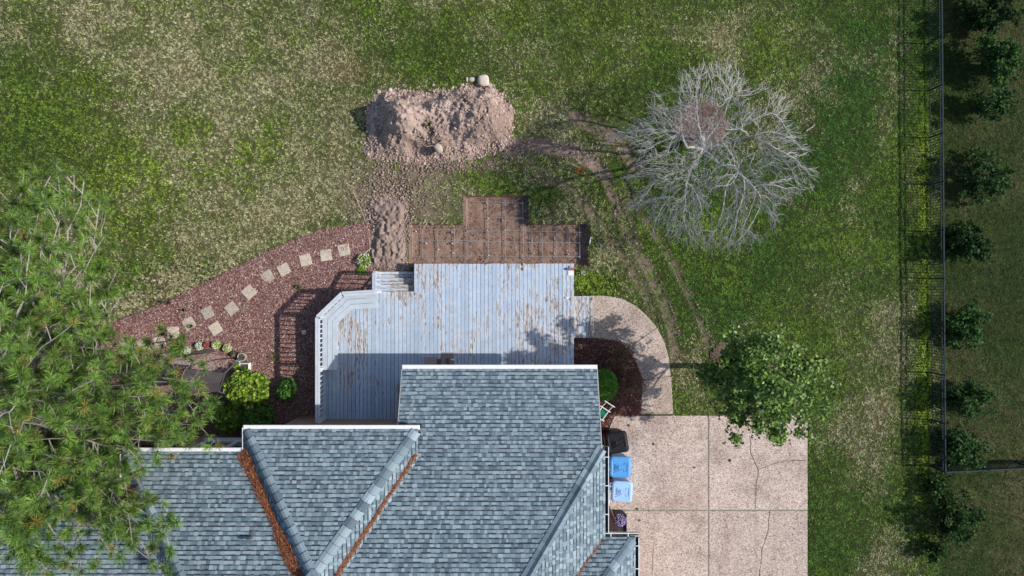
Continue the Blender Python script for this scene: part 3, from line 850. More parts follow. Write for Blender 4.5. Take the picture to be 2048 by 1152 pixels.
C_N = Plane((0, -7.08), (0, -1), 4.10, .70, [(0, 1, -7.08)])
C_E = Plane((3.50, 0), (-1, 0), 4.10, .70, [(1, 0, 3.50)])
C_W = Plane((0.3, 0), (1, 0), 4.10, .70, [(-1, 0, -.3), (1, 0, 1.9)])
def hip_between(p, q):
    """plan line of the crease of two planes: keep side functions (p below q side)"""
    # p.z - q.z = 0 -> linear in x, y
    def lin(pl): return (pl.sl * pl.up.x, pl.sl * pl.up.y, pl.z0 - pl.sl * pl.o.dot(pl.up))
    a1, b1, c1 = lin(p); a2, b2, c2 = lin(q)
    return (a1 - a2, b1 - b2, -(c1 - c2))          # keeps p.z <= q.z
def add_hip(p, q):
    p.clips = p.clips + [hip_between(p, q)]; q.clips = q.clips + [hip_between(q, p)]
add_hip(A_N, A_E); add_hip(B_N, B_E); add_hip(B_N, B_W); add_hip(D_N, D_W); add_hip(C_N, C_E); add_hip(C_N, C_W)
B_E.clips.append((-1, 0, 5.11)); B_W.clips.append((1, 0, -5.11))
LIM_Y = -11.0
for pl in (A_N, A_E, B_N, B_E, B_W, D_N, D_W, E_N, C_N, C_E, C_W): pl.clips.append((0, -1, -LIM_Y))
A_N.clips.append((-1, 0, 7.0)); E_N.clips.append((1, 0, -8.8)); D_N.clips.append((1, 0, -5.0)); C_N.clips.append((-1, 0, -.6)); A_E.clips.append((-1, 0, 1.6)); D_W.clips.append((1, 0, -7.4)); C_E.clips.append((-1, 0, -1.9))
A_E.clips.append((0, 1, -4.52))
def clip(poly, h):
    a, b, c = h; out = []
    n = len(poly)
    for i in range(n):
        p, q = poly[i], poly[(i + 1) % n]
        dp, dq = a * p[0] + b * p[1] - c, a * q[0] + b * q[1] - c
        if dp <= 0: out.append(p)
        if dp * dq < 0:
            t = dp / (dp - dq); out.append((p[0] + (q[0] - p[0]) * t, p[1] + (q[1] - p[1]) * t))
    return out
ALL = dict(A_N=A_N, A_E=A_E, B_N=B_N, B_E=B_E, B_W=B_W, D_N=D_N, D_W=D_W, E_N=E_N, C_N=C_N, C_E=C_E, C_W=C_W)
def solid_z(x, y):
    """height of each roof body at a plan point"""
    bodies = []
    if -3.29 < x < 2.64 or y < -4.5: bodies.append(min(A_N.z(x, y), A_E.z(x, y)))
    bodies.append(min(B_N.z(x, y), B_E.z(x, y), B_W.z(x, y)))
    bodies.append(min(D_N.z(x, y), D_W.z(x, y)))
    bodies.append(min(C_N.z(x, y), C_E.z(x, y)))
    return max(bodies)
def body_of(n): return n[0]
def hidden(name, x, y):
    z = ALL[name].z(x, y); b = body_of(name); t = .12
    def over(*pl): return min(p.z(x, y) for p in pl) > z + t
    if b != 'B' and -7.56 < x < -2.66 and y < -3.93 and over(B_N, B_E, B_W): return True
    if b != 'A' and -3.29 < x < 2.64 and y < -2.4 and over(A_N, A_E): return True
    if b != 'D' and -11 < x < -5 and y < -4.67 and over(D_N, D_W): return True
    if b == 'A' and x < -5.2: return True
    if b == 'D' and x > -5.0: return True
    return False

roof = empty('roof', (-3.0, -6.0, 3.0)); hchild(roof)
RINV = Matrix.Translation((3.0, 6.0, -3.0))
def rchild(o):
    o.parent = roof; o.matrix_parent_inverse = RINV @ Matrix.Translation(-Vector((0, 0, 0))); return o
# (children of roof: world = house_loc * house_inv * roof_loc * roof_inv -> identity)
deckm = MB()
for nme, pl in ALL.items():
    big = [(-16, 0), (6, 0), (6, -13), (-16, -13)]
    for h in pl.clips: big = clip(big, h)
    if nme == 'A_N':
        big1 = clip([(-3.26, -2), (6, -2), (6, -4.5), (-3.26, -4.5)], (0, -1, 4.5))
        for h in pl.clips: big1 = clip(big1, h)
        big = clip(big, (0, 1, -4.45))
        parts = [big1, clip(big, (-1, 0, 7))]
    else: parts = [big]
    for bp in parts:
        if len(bp) < 3: continue
        V = [(x, y, pl.z(x, y) - .02) for x, y in bp]; Vb = [(x, y, pl.z(x, y) - .12) for x, y in bp]
        n = len(bp)
        deckm.add(V + Vb, [tuple(range(n)), tuple(reversed(range(n, 2 * n)))] + [(i, (i + 1) % n, (i + 1) % n + n, i + n) for i in range(n)], (.06, .065, .07))
rchild(deckm.build('roof_sheathing', M['shingle'], color=True))

# plain rear slope that closes the roof on the street side
xs_ = np.arange(-15.5, 3.52, .1); rm_ = MB(); V_ = []
for x_ in xs_:
    hs = [min(E_N.z(x_, LIM_Y), 4.2 + .7 * (x_ + 15.6))]
    if x_ > -11: hs.append(min(D_N.z(x_, LIM_Y), D_W.z(x_, LIM_Y)))
    if x_ < 2.64: hs.append(min(A_N.z(x_, LIM_Y), A_E.z(x_, LIM_Y)))
    if -7.56 < x_ < -2.66: hs.append(min(B_E.z(x_, LIM_Y), B_W.z(x_, LIM_Y)))
    if x_ > 0: hs.append(min(C_N.z(x_, LIM_Y), C_E.z(x_, LIM_Y), C_W.z(x_, LIM_Y)))
    V_ += [(x_, LIM_Y + .02, max(hs) - .02), (x_, -16.2, 4.0)]
rm_.add(V_, [(2 * i, 2 * i + 2, 2 * i + 3, 2 * i + 1) for i in range(len(xs_) - 1)], (.19, .25, .285))
rchild(rm_.build('rear_slope', M['shingle'], color=True))
PAL = [(.290, .362, .392), (.232, .297, .330), (.180, .238, .272), (.132, .178, .210), (.094, .130, .160)]
_mn = np.mean(PAL, axis=0); PAL = [tuple(np.array(q) * .78 + _mn * .22) for q in PAL]
WTS = [2.3, 2.6, 2.2, 2.1, 1.1]
stuff_m = MB(); tabs = []
def shingle_plane(nme, pl, seed):
    rg = random.Random(seed)
    ex = .1215 / math.sqrt(1 + pl.sl ** 2)          # exposure in plan
    nr = pl.nrm()
    s = -0.015; row = 0
    while s < 8.8:
        a = -17 + rg.random() * .3
        prev = -1
        jrow = rg.uniform(-.004, .004)
        while a < 17:
            wd = rg.choice((.065, .08, .095, .11, .12, .14))
            a0, a1 = a + .0015, a + wd - .0015
            a += wd
            s0 = s + jrow + rg.uniform(-.004, .004); s1 = s + ex * 1.12
            quad = [pl.o + pl.al * aa + pl.up * ss for aa, ss in ((a0, s0), (a1, s0), (a1, s1), (a0, s1))]
            quad = [(q.x, q.y) for q in quad]
            mx = sum(q[0] for q in quad) / 4; my = sum(q[1] for q in quad) / 4
            if not (-16 < mx < 4 and -11.1 < my < -2.1): continue
            if nme == 'A_N' and my > -4.45:
                if max(q[0] for q in quad) < -3.285: continue
                quad = clip(quad, (-1, 0, 3.285))
            full = True
            for h in pl.clips:
                q2 = clip(quad, h)
                if q2 != quad: full = False
                quad = q2
                if len(quad) < 3: break
            if len(quad) < 3 or hidden(nme, mx, my): continue
            tooth = rg.random() < .5
            k = rg.choices(range(5), WTS)[0]
            if k == prev and rg.random() < .5: k = rg.choices(range(5), WTS)[0]
            prev = k
            f = rg.uniform(.88, 1.1)
            c = tuple(min(1, q * f) for q in PAL[k])
            lowh = .0165 + (.006 if tooth else 0); 
            V = []; Vb = []
            for (x, y) in quad:
                t = ((Vector((x, y)) - pl.o).dot(pl.up) - s0) / (s1 - s0)
                off = lowh * (1 - t) + .004 * t
                p = Vector((x, y, pl.z(x, y)))
                V.append(p + nr * off); Vb.append(p - nr * .006)
            n = len(quad)
            ar = sum(quad[i][0] * quad[(i + 1) % n][1] - quad[(i + 1) % n][0] * quad[i][1] for i in range(n))
            if ar < 0: V.reverse(); Vb.reverse()
            Fc = [tuple(range(n))] + [(i, i + n, (i + 1) % n + n, (i + 1) % n) for i in range(n)]
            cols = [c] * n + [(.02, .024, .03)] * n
            V = V + Vb
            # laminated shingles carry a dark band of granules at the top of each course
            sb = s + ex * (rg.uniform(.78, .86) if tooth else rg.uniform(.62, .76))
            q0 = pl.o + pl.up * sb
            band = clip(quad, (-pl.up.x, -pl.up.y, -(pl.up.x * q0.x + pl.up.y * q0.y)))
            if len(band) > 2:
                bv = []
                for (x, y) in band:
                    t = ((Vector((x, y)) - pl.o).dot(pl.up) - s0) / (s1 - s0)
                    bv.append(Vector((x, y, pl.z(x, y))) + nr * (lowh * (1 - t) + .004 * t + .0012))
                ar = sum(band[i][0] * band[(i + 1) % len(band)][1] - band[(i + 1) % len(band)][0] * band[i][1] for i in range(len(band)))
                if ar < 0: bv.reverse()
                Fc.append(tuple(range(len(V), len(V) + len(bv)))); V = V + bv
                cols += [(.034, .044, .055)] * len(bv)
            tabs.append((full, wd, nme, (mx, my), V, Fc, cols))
        s += ex; row += 1
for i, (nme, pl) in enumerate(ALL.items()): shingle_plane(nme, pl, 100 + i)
# the 300 that show largest are single pieces, the others one joined part
def in_view(t):
    x, y = t[3]; z = ALL[t[2]].z(x, y); k = F / (H - z)
    return abs(x * k) < 1010 and abs(y * k) < 565 and x * k > -640
cand = sorted([i for i, t in enumerate(tabs) if t[0] and in_view(t)], key=lambda i: -tabs[i][1] * (1 + .02 * ALL[tabs[i][2]].z(*tabs[i][3])))[:300]
cs = set(cand)
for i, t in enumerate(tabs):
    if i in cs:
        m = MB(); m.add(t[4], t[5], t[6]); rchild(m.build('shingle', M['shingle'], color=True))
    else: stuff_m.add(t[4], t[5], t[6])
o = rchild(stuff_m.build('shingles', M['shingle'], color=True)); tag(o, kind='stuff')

def hip_caps(p, q, start, zend, seed, wid=.145):
    rg = random.Random(seed)
    a, b, c = hip_between(p, q)
    d = Vector((-b, a)).normalized()
    g = Vector((p.sl * p.up.x, p.sl * p.up.y))
    if g.dot(d) < 0: d = -d
    rate = g.dot(d)
    pos = Vector(start); L = 0
    perp = Vector((-d.y, d.x))
    side_p, side_q = (perp, -perp)
    if p.z(*(pos + perp)) > q.z(*(pos + perp)): side_p, side_q = side_q, side_p
    tot = (zend - p.z(*pos)) / rate
    exl = .235
    while L < tot:
        a0 = pos + d * L; a1 = pos + d * (L + exl * 1.25)
        m = MB(); k = rg.choices(range(5), [2.5, 2, 2.5, 2, 1])[0]; f = rg.uniform(.85, 1.1)
        col = tuple(min(1, x * f) for x in PAL[k])
        V = []
        for (pt, off) in ((a0, .058), (a1, .026)):
            for w_, pl in ((-1, p), (-.28, p), (.28, q), (1, q)):
                sd = side_p if pl is p else side_q
                xy = pt + sd * (abs(w_) * wid)
                V.append(Vector((xy.x, xy.y, pl.z(xy.x, xy.y) + off - (0.004 if abs(w_) < .5 else 0.008))))
        Vb = [v - Vector((0, 0, .022)) for v in V]
        Fc = [(0, 1, 5, 4), (1, 2, 6, 5), (2, 3, 7, 6), (8, 9, 1, 0), (9, 10, 2, 1), (10, 11, 3, 2), (0, 4, 12, 8), (3, 11, 15, 7)]
        m.add(V + Vb, Fc[:3] + Fc[6:], col); m.add(V[:4] + Vb[:4], [(4, 5, 1, 0), (5, 6, 2, 1), (6, 7, 3, 2)], (.02, .024, .03))
        rchild(m.build('hip_cap', M['shingle'], color=True))
        L += exl
hip_caps(B_N, B_E, (-2.70, -3.99 - .04 * .757 / .545), 6.05, 1)
hip_caps(B_N, B_W, (-7.52, -3.99 - .04 * .757 / .545), 6.05, 2)
hip_caps(A_N, A_E, (2.56, -4.56), 6.6, 3)
hip_caps(D_N, D_W, (-10.95, -4.73), 6.6, 4)
hip_caps(C_N, C_E, (3.44, -7.14), 5.6, 5, .13)
# ridge running south from the hip end of the middle wing
y = -7.36
while y > -10.9:
    m = MB(); col = tuple(x * R.uniform(.85, 1.1) for x in R.choice(PAL[:4])); zr = B_E.z(-5.11, 0)
    m.add([(-5.25, y, zr - .06), (-5.11, y, zr + .045), (-4.97, y, zr - .06), (-5.25, y - .26, zr - .075), (-5.11, y - .26, zr + .025), (-4.97, y - .26, zr - .075)], [(0, 3, 4, 1), (1, 4, 5, 2)], col)
    rchild(m.build('ridge_cap', M['shingle'], color=True)); y -= .205

# gutters, fascias, soffits
def closed_gutter(x0, x1, y, z, wd=.125):
    m = MB(); m.box(((x0 + x1) / 2, y + wd / 2 - .02, z - .05), (x1 - x0, wd, .115), bev=.012)
    m.box(((x0 + x1) / 2, y + wd - .016, z + .008), (x1 - x0 + .004, .014, .018))
    rchild(m.build('gutter', M['white']))
closed_gutter(-3.30, 2.56, -2.43, 3.0, .135)
closed_gutter(-7.60, -2.62, -3.99, ZB, .12)
closed_gutter(-11.02, -7.60, -4.63, ZB, .12)
closed_gutter(-15.4, -11.02, -5.51, ZB, .12)
def side_gutter(x, y0, y1, z, s=1, wd=.115, hang=True, axis='Y', cap=True):
    m = MB(); i = MB()
    if axis == 'Y':
        m.box((x + s * (wd - .01), (y0 + y1) / 2, z - .045), (.018, abs(y1 - y0), .11))
        m.box((x + s * wd / 2, (y0 + y1) / 2, z - .098), (wd - .01, abs(y1 - y0) - .01, .012))
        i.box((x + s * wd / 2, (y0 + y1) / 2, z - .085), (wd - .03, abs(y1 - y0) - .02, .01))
    else:
        m.box(((y0 + y1) / 2, x + s * (wd - .01), z - .045), (abs(y1 - y0), .018, .11))
        m.box(((y0 + y1) / 2, x + s * wd / 2, z - .098), (abs(y1 - y0) - .01, wd - .01, .012))
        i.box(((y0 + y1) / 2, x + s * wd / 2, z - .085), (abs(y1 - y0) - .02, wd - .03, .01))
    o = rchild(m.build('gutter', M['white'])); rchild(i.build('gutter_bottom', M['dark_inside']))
    if hang:
        n = max(2, int(abs(y1 - y0) / .62))
        for k in range(n):
            t = (k + .35) / n; yy = y0 + (y1 - y0) * t
            h = MB()
            if axis == 'Y': h.box((x + s * wd / 2, yy, z + .012), (wd + .02, .022, .008))
            else: h.box((yy, x + s * wd / 2, z + .012), (.022, wd + .02, .008))
            rchild(h.build('gutter_hanger', M['white']))
side_gutter(2.64, -4.52, -6.96, 4.10)
side_gutter(-7.08, 2.64, 3.62, 4.10, 1, .115, True, 'X')
side_gutter(3.50, -7.10, -11.0, 4.10)
side_gutter(-7.56, -3.95, -4.55, ZB, -1, .07, False)
side_gutter(-11.0, -4.70, -5.42, ZB, -1, .09, False)
# rakes of the low north slope, eave boards
for x in (-3.29, 2.55):
    m = MB()
    V = [(x, -2.43, 2.86), (x, -2.43, 3.01), (x, -4.5, 4.045), (x, -4.5, 3.895)]
    V2 = [(x + (.02 if x > 0 else -.02), b, c) for a, b, c in V]
    m.add(V + V2, [(0, 1, 2, 3), (7, 6, 5, 4), (0, 4, 5, 1), (1, 5, 6, 2), (2, 6, 7, 3), (3, 7, 4, 0)])
    rchild(m.build('rake_board', M['soffit']))
def soffit(x0, x1, y0, y1, z):
    m = MB(); m.box(((x0 + x1) / 2, (y0 + y1) / 2, z), (x1 - x0, abs(y1 - y0), .02)); rchild(m.build('soffit', M['soffit']))
soffit(-3.2, 2.5, -2.86, -2.36, 2.86); soffit(-7.5, -2.7, -4.40, -3.96, 4.07); soffit(-10.95, -7.55, -5.08, -4.70, 4.07); soffit(2.2, 2.62, -9, -4.5, 3.98); soffit(2.65, 3.45, -7.5, -7.1, 3.97)
# window in the wall behind the pine
def window(x0, x1, y, z0, z1):
    f = MB()
    for a, b, c, d in ((x0, x1, z0, z0 + .07), (x0, x1, z1 - .07, z1)): f.box(((a + b) / 2, y + .04, (c + d) / 2), (b - a, .10, d - c))
    for a in (x0, (x0 + x1) / 2 - .035, x1 - .07): f.box((a + .035, y + .041, (z0 + z1) / 2), (.069, .10, z1 - z0 - .14))
    w = hchild(f.build('window', M['soffit']))
    for a, b in ((x0 + .07, (x0 + x1) / 2 - .035), ((x0 + x1) / 2 + .035, x1 - .07)):
        g = MB(); g.box(((a + b) / 2, y + .02, (z0 + z1) / 2), (b - a, .02, z1 - z0 - .13)); o = g.build('pane', M['glass'], w)
    s = MB(); s.box(((x0 + x1) / 2, y + .075, z0 - .03), (x1 - x0 + .12, .17, .05)); s.build('sill', M['soffit'], w)
window(-10.0, -7.9, -5.06, 1.15, 2.6)
# downspouts
m = MB()
m.tube([(-10.86, -4.74, 4.08), (-10.86, -4.80, 3.95), (-10.86, -5.00, 3.7), (-10.86, -5.00, .15)], .05, 8); hchild(m.build('downspout', M['tan_metal']))
m = MB()
m.tube([(3.30, -7.02, 4.0), (3.30, -7.10, 3.85), (3.30, -7.44, 3.55), (3.30, -7.44, .12), (3.30, -7.25, .05)], .05, 8); hchild(m.build('downspout', M['tan_metal']))
m = MB(); m.box((2.55, -7.47, .75), (.22, .05, .14)); hchild(m.build('wall_vent', M['concrete_rim']))
# roof pipe vent
vz = D_N.z(-7.05, -6.6)
m = MB(); m.lathe([(.001, .30), (.045, .30), (.05, .28), (.05, 0), (.13, -.02), (.18, -.10)], (-6.95, -6.65, vz + .02), 14); rchild(m.build('vent_pipe', M['grey_tube']))

# ------------------------------------------------------------------ fallen pine needles in the roof valleys
def straw(name, line, planes, width, n, seed, label, lenn=.16):
    rng = np.random.default_rng(seed)
    Pn = []; dirs = []
    segs = [(Vector(a), Vector(b)) for a, b in zip(line[:-1], line[1:])]
    tot = sum((b - a).length for a, b in segs)
    for i in range(n):
        t = rng.random() * tot
        for a, b in segs:
            L = (b - a).length
            if t <= L or (a, b) == segs[-1]: break
            t -= L
        d = (b - a).normalized(); pr = Vector((-d.y, d.x))
        wv = width * (.25 + 1.55 * float(vnoise(np.array([t * 2.2 + seed]), np.array([.5]), seed)[0]))
        o = rng.normal(0, wv * .5)
        o = max(-wv, min(wv, o))
        q = a + d * t + pr * o
        zz = max(pl.z(q.x, q.y) for pl in planes) + .02 + .055 * (1 - abs(o) / wv) * rng.random()
        Pn.append((q.x, q.y, zz)); dirs.append(math.atan2(d.y, d.x) + rng.normal(0, .8))
    V, Fq = slivers(np.array(Pn), lenn, .010, rng, .25, np.array(dirs))
    c = pick_cols([(.30, .105, .045), (.20, .07, .035), (.40, .17, .075), (.12, .05, .03)], [4, 3, 2, 2], n, rng)
    o = np_mesh(name, V, Fq, M['straw'], None, rep_col(c, 4))
    tag(o, label, 'pine needles', None, 'stuff')
def valley(p, q, start, end_y):
    a, b, c = hip_between(p, q); d = Vector((-b, a)).normalized()
    if d.y > 0: d = -d
    st = Vector(start); k = (end_y - st.y) / d.y
    return [tuple(st), tuple(st + d * k)]
straw('pine_straw', valley(B_W, D_N, (-7.58, -4.66), -8.2), (B_W, D_N), .135, 5200, 31, 'thick rust brown pine needles lying in the roof valley left of the middle gable', .17)
straw('pine_straw', valley(B_E, A_N, (-2.72, -4.70), -8.2), (B_E, A_N), .045, 1500, 32, 'thin line of reddish pine needles in the right valley of the middle gable', .13)
straw('pine_straw', valley(D_W, E_N, (-10.98, -5.55), -6.2), (D_W, E_N), .26, 2200, 33, 'clump of brown pine needles in the roof corner under the pine', .17)
straw('pine_straw', valley(A_E, C_N, (2.55, -7.15), -8.0), (A_E, C_N), .02, 120, 34, 'wisp of pine needles in the small valley by the driveway roof', .12)

# ------------------------------------------------------------------ deck
ZD = .60
deck = empty('timber_deck', (-2.0, -1.5, 0))
tag(deck, 'weathered timber deck with peeling pale blue paint, railing and bench', 'deck')
DINV = Matrix.Translation((2.0, 1.5, 0))
def dchild(o, parent=None):
    o.parent = parent or deck
    if parent is None: o.matrix_parent_inverse = DINV
    return o
def rowz(v): return P(0, v, ZD)[1]
def colx(u): return P(u, 0, ZD)[0]
ytop = rowz(527); ystep = rowz(583); ywallA = -2.86; ywallB = -4.39
xl, xm, xr = colx(637), colx(828), colx(1148)
pitch = (xr - xm) / 41.0
def diag_top(x):                      # the cut corner by the bench
    x0, y0 = colx(690), rowz(592); x1, y1 = colx(637), rowz(640)
    if x >= x0: return y0 if x < colx(748) else ystep
    return y0 + (y1 - y0) * (x0 - x) / (x0 - x1)
x = xr; i = 0
while x > xl + .05:
    a, b = x - pitch, x
    if b > xm + .01:
        t0 = t1 = ytop + R.uniform(-.008, .004); yb = ywallA if b > -2.9 else ywallB
    else:
        t0, t1 = diag_top(a), diag_top(b); yb = ywallB
    m = MB()
    g = .0034 + R.uniform(0, .0025)
    dz = R.uniform(-.003, .003)
    z1 = ZD + dz; bz = .006
    V = [(a + g, yb, z1 - .03), (b - g, yb, z1 - .03), (b - g, t1, z1 - .03), (a + g, t0, z1 - .03),
         (a + g, yb, z1 - bz), (b - g, yb, z1 - bz), (b - g, t1, z1 - bz), (a + g, t0, z1 - bz),
         (a + g + bz, yb, z1), (b - g - bz, yb, z1), (b - g - bz, t1 - bz, z1), (a + g + bz, t0 - bz, z1)]
    m.add(V, [(3, 2, 1, 0), (8, 9, 10, 11)] + [(k, (k + 1) % 4, (k + 1) % 4 + 4, k + 4) for k in range(4)] + [(k + 4, (k + 1) % 4 + 4, (k + 1) % 4 + 8, k + 8) for k in range(4)])
    dchild(m.build('deck_board', M['deck_worn'] if R.random() < .28 else M['deck']))
    x -= pitch; i += 1
m = MB()
m.box(((xm + xr) / 2, ytop - .03, ZD - .15), (xr - xm - .02, .04, .235)); m.box((xr - .03, (ytop + ywallA) / 2, ZD - .15), (.04, ytop - ywallA - .1, .235))
m.box((xm + .02, (ytop + ystep) / 2, ZD - .15), (.04, ytop - ystep, .235)); m.box((xl + .05, (rowz(645) + ywallB) / 2, ZD - .15), (.04, rowz(645) - ywallB, .235))
m.box(((colx(690) + xm) / 2, ystep - .05, ZD - .15), (xm - colx(690), .04, .235))
dchild(m.build('rim_joist', M['rail']))
for k in range(9):
    yj = .62 - k * .6
    x0j = xm + .08 if yj > ystep - .1 else (xl + .12 if yj < -1.1 else xl + .7)
    x1j = xr - .06 if yj > ywallA + .05 else -2.98
    m = MB(); m.box(((x0j + x1j) / 2, yj, ZD - .13), (x1j - x0j, .04, .18)); dchild(m.build('joist', M['timber']))
for px, py in ((-6, -3.8), (-6, -1.2), (-3.2, -.2), (-3.1, .6), (-.6, .6), (1.9, .6), (1.9, -2.2), (-4.5, -.25)):
    m = MB(); m.box((px, py, .2), (.09, .09, .62)); dchild(m.build('deck_post', M['timber']))
# landing and bare last step on the path side
la, lb = colx(1148), P(1188, 0, .42)[0]
lt, lbm = P(0, 592, .45)[1], P(0, 676, .45)[1]
wid = (lb - la) / 5
for k in range(5):
    z1 = .44 if k < 3 else .25
    m = MB(); m.box((la + wid * (k + .5) + (.02 if k > 2 else .004), (lt + lbm) / 2, z1 - .018), (wid - .012, lt - lbm + R.uniform(-.01, .01), .036), bev=.006)
    dchild(m.build('deck_board', M['deck_worn'] if k < 3 else M['deck_grey']))
m = MB(); m.box((la + wid * 1.5, (lt + lbm) / 2, .2), (wid * 3 - .05, lt - lbm - .06, .41)); m.box((la + wid * 4 - .02, (lt + lbm) / 2, .1), (wid * 2 - .05, lt - lbm - .06, .22)); dchild(m.build('landing_frame', M['timber']))
# cut-off post ends
for u, v, s in ((832, 588, .085), (1143, 598, .085), (1143, 673, .085), (1186, 598, .075), (1186, 673, .075), (1141, 534, .085)):
    z = ZD if u < 1150 else .25
    p = P(u, v, z); m = MB(); m.box((p.x, p.y, z + .012), (s, s, .05), R.uniform(-.05, .05), bev=.006); dchild(m.build('post_stub', M['raw_wood']))
# steps down to the dug ground
steps = [(.42, 583, 569), (.27, 569, 556), (.12, 556, 543)]
for zt, va, vb in steps:
    ya, yb2 = P(0, va, zt)[1], P(0, vb, zt)[1]
    xa_, xb_ = P(752, 0, zt)[0], xm - .03
    hw = (yb2 - ya) / 2
    for k in range(2):
        m = MB(); m.box(((xa_ + xb_) / 2, ya + hw * (k + .5), zt - .018), (xb_ - xa_, hw - .010, .036), 0, bev=.005); dchild(m.build('step_tread', M['tread']))
    m = MB(); m.box(((xa_ + xb_) / 2, ya + .012, zt - .10), (xb_ - xa_, .02, .12)); dchild(m.build('step_riser', M['rail']))
# railing along the steps, the top, the cut corner and the left side
RT = 1.50
rail = empty('railing', (0, 0, 0)); dchild(rail)
rl = [(P(748, 545, 1.25), 1.18), (P(749, 584, RT), RT), (P(684, 588, RT), RT), (P(635, 635, RT), RT), (P(635, 843, RT), RT)]
pts = [Vector((p.x, p.y, z)) for p, z in rl]
pts[4].y = -4.34
def strip(mb, line, off0, off1, z0, z1, zs=None):
    """mitred board along a plan polyline, between two offsets to the left of travel"""
    n = len(line)
    def offp(d):
        out = []
        for i in range(n):
            p = Vector(line[i][:2])
            d1 = (Vector(line[i][:2]) - Vector(line[i - 1][:2])).normalized() if i else None
            d2 = (Vector(line[i + 1][:2]) - p).normalized() if i < n - 1 else None
            if d1 is None: d1 = d2
            if d2 is None: d2 = d1
            n1 = Vector((-d1.y, d1.x)); n2 = Vector((-d2.y, d2.x)); b = (n1 + n2); b = b / b.length_squared * 2
            out.append(p + b * d)
        return out
    A, B = offp(off0), offp(off1)
    zz = [0] * n if zs is None else zs
    V = []
    for i in range(n):
        V += [(A[i].x, A[i].y, z0 + zz[i]), (B[i].x, B[i].y, z0 + zz[i]), (B[i].x, B[i].y, z1 + zz[i]), (A[i].x, A[i].y, z1 + zz[i])]
    Fc = [(0, 3, 2, 1), tuple(4 * (n - 1) + k for k in (0, 1, 2, 3))]
    for i in range(n - 1):
        for k in range(4):
            a, b = 4 * i + k, 4 * i + (k + 1) % 4
            Fc.append((a, b, b + 4, a + 4))
    mb.add(V, Fc)
zs = [p.z - RT for p in pts]
for a, b in ((0, 1), (1, 2), (2, 3), (3, 4)):
    for o0, o1 in ((-.075, -.003), (.003, .075)):
        m = MB(); seg = [pts[a], pts[b]]; e = (pts[b] - pts[a]).normalized()
        strip(m, seg, o0, o1, RT - .035, RT, [zs[a], zs[b]])
        o = m.build('top_rail', M['rail']); o.parent = rail; o.matrix_parent_inverse = Matrix.Identity(4)
        o.parent = rail; o.matrix_parent_inverse = DINV.inverted() @ DINV
    m = MB(); strip(m, [pts[a], pts[b]], -.03, .03, ZD + .05 if a else .35, ZD + .09 if a else .39, [0, 0] if a else [-.1, .3])
    o = m.build('bottom_rail', M['rail']); o.parent = rail
    L = (pts[b] - pts[a]).length; k = int(L / .15)
    for j in range(k):
        t = (j + .5) / k; p = pts[a].lerp(pts[b], t)
        lo = ZD + .07 if a else .25 + .42 * t
        m = MB(); m.box((p.x, p.y, (p.z - .036 + lo) / 2), (.036, .036, p.z - .036 - lo)); o = m.build('baluster', M['rail']); o.parent = rail
for i, p in enumerate(pts):
    m = MB(); m.box((p.x, p.y, (p.z - .04) / 2 + .0), (.085, .085, p.z - .04)); o = m.build('rail_post', M['rail']); o.parent = rail
m = MB(); m.box((pts[3].x, (pts[3].y + pts[4].y) / 2, (RT - .04) / 2), (.085, .085, RT - .04)); o = m.build('rail_post', M['rail']); o.parent = rail
# bench with three mitred planks
bench = empty('bench', (0, 0, 0)); dchild(bench)
bl = [pts[1], pts[2], pts[3], Vector((pts[3].x, P(0, 740, 1.0)[1], RT))]
for k in range(3):
    o0 = .024 + k * .168
    m = MB(); strip(m, bl, o0, o0 + .157, .97, 1.008); o = m.build('bench_plank', M['bench']); o.parent = bench
m = MB(); strip(m, bl, .44, .475, .86, .968); o = m.build('bench_front', M['bench']); o.parent = bench
for q in ((-4.55, -.55), (-5.35, -.62), (-5.85, -1.18), (-5.85, -2.0), (-5.85, -2.6)):
    m = MB(); m.box((q[0], q[1], (.86 + ZD) / 2), (.085, .085, .86 - ZD)); o = m.build('bench_leg', M['rail']); o.parent = bench
# things lying on the deck
def deck_item(name, u0, v0, u1, v1, h, mat, label, cat, rz=0.0):
    a, b = P(u0, v0, ZD), P(u1, v1, ZD)
    m = MB(); m.box((0, 0, h / 2), (abs(b.x - a.x), abs(b.y - a.y), h), 0, bev=min(.006, h * .4))
    o = m.build(name, M[mat]); o.location = ((a.x + b.x) / 2, (a.y + b.y) / 2, ZD + .004); o.rotation_euler = (0, 0, rz)
    tag(o, label, cat); return o
deck_item('door_mat', 849, 714, 873, 745, .015, 'mat_fabric', 'pinkish brown door mat on the deck under the eave, the shorter one', 'mat')
deck_item('door_mat', 884, 705, 908, 745, .015, 'mat_grey', 'grey brown door mat on the deck under the eave, the longer one', 'mat')
deck_item('shoe_tray', 874, 718, 882, 742, .02, 'mat_dark', 'narrow dark brown tray between the two door mats', 'tray')
o = deck_item('board_offcut', 893, 716, 899, 735, .022, 'mat_dark', 'dark wooden offcut lying across the longer door mat', 'offcut', .12); o.location.z += .016
o = deck_item('white_tube', 902, 717.5, 909, 720.5, .03, 'white', 'short white plastic tube on the longer door mat', 'tube'); o.location.z += .016
deck_item('toolbox', 1137.5, 535.5, 1147.5, 540.5, .10, 'red', 'small red box on the deck corner post', 'box')
deck_item('blue_can', 1133.5, 535.8, 1136.6, 540.3, .09, 'blue_end', 'small blue can beside the red box on the deck corner', 'can')
deck_item('white_tile', 1136, 541.5, 1147.5, 551, .02, 'white', 'square white tile on the deck corner by the red box', 'tile')
deck_item('wood_block', 1131, 594, 1138, 597, .05, 'white', 'small white wood block on the deck near the landing', 'block')
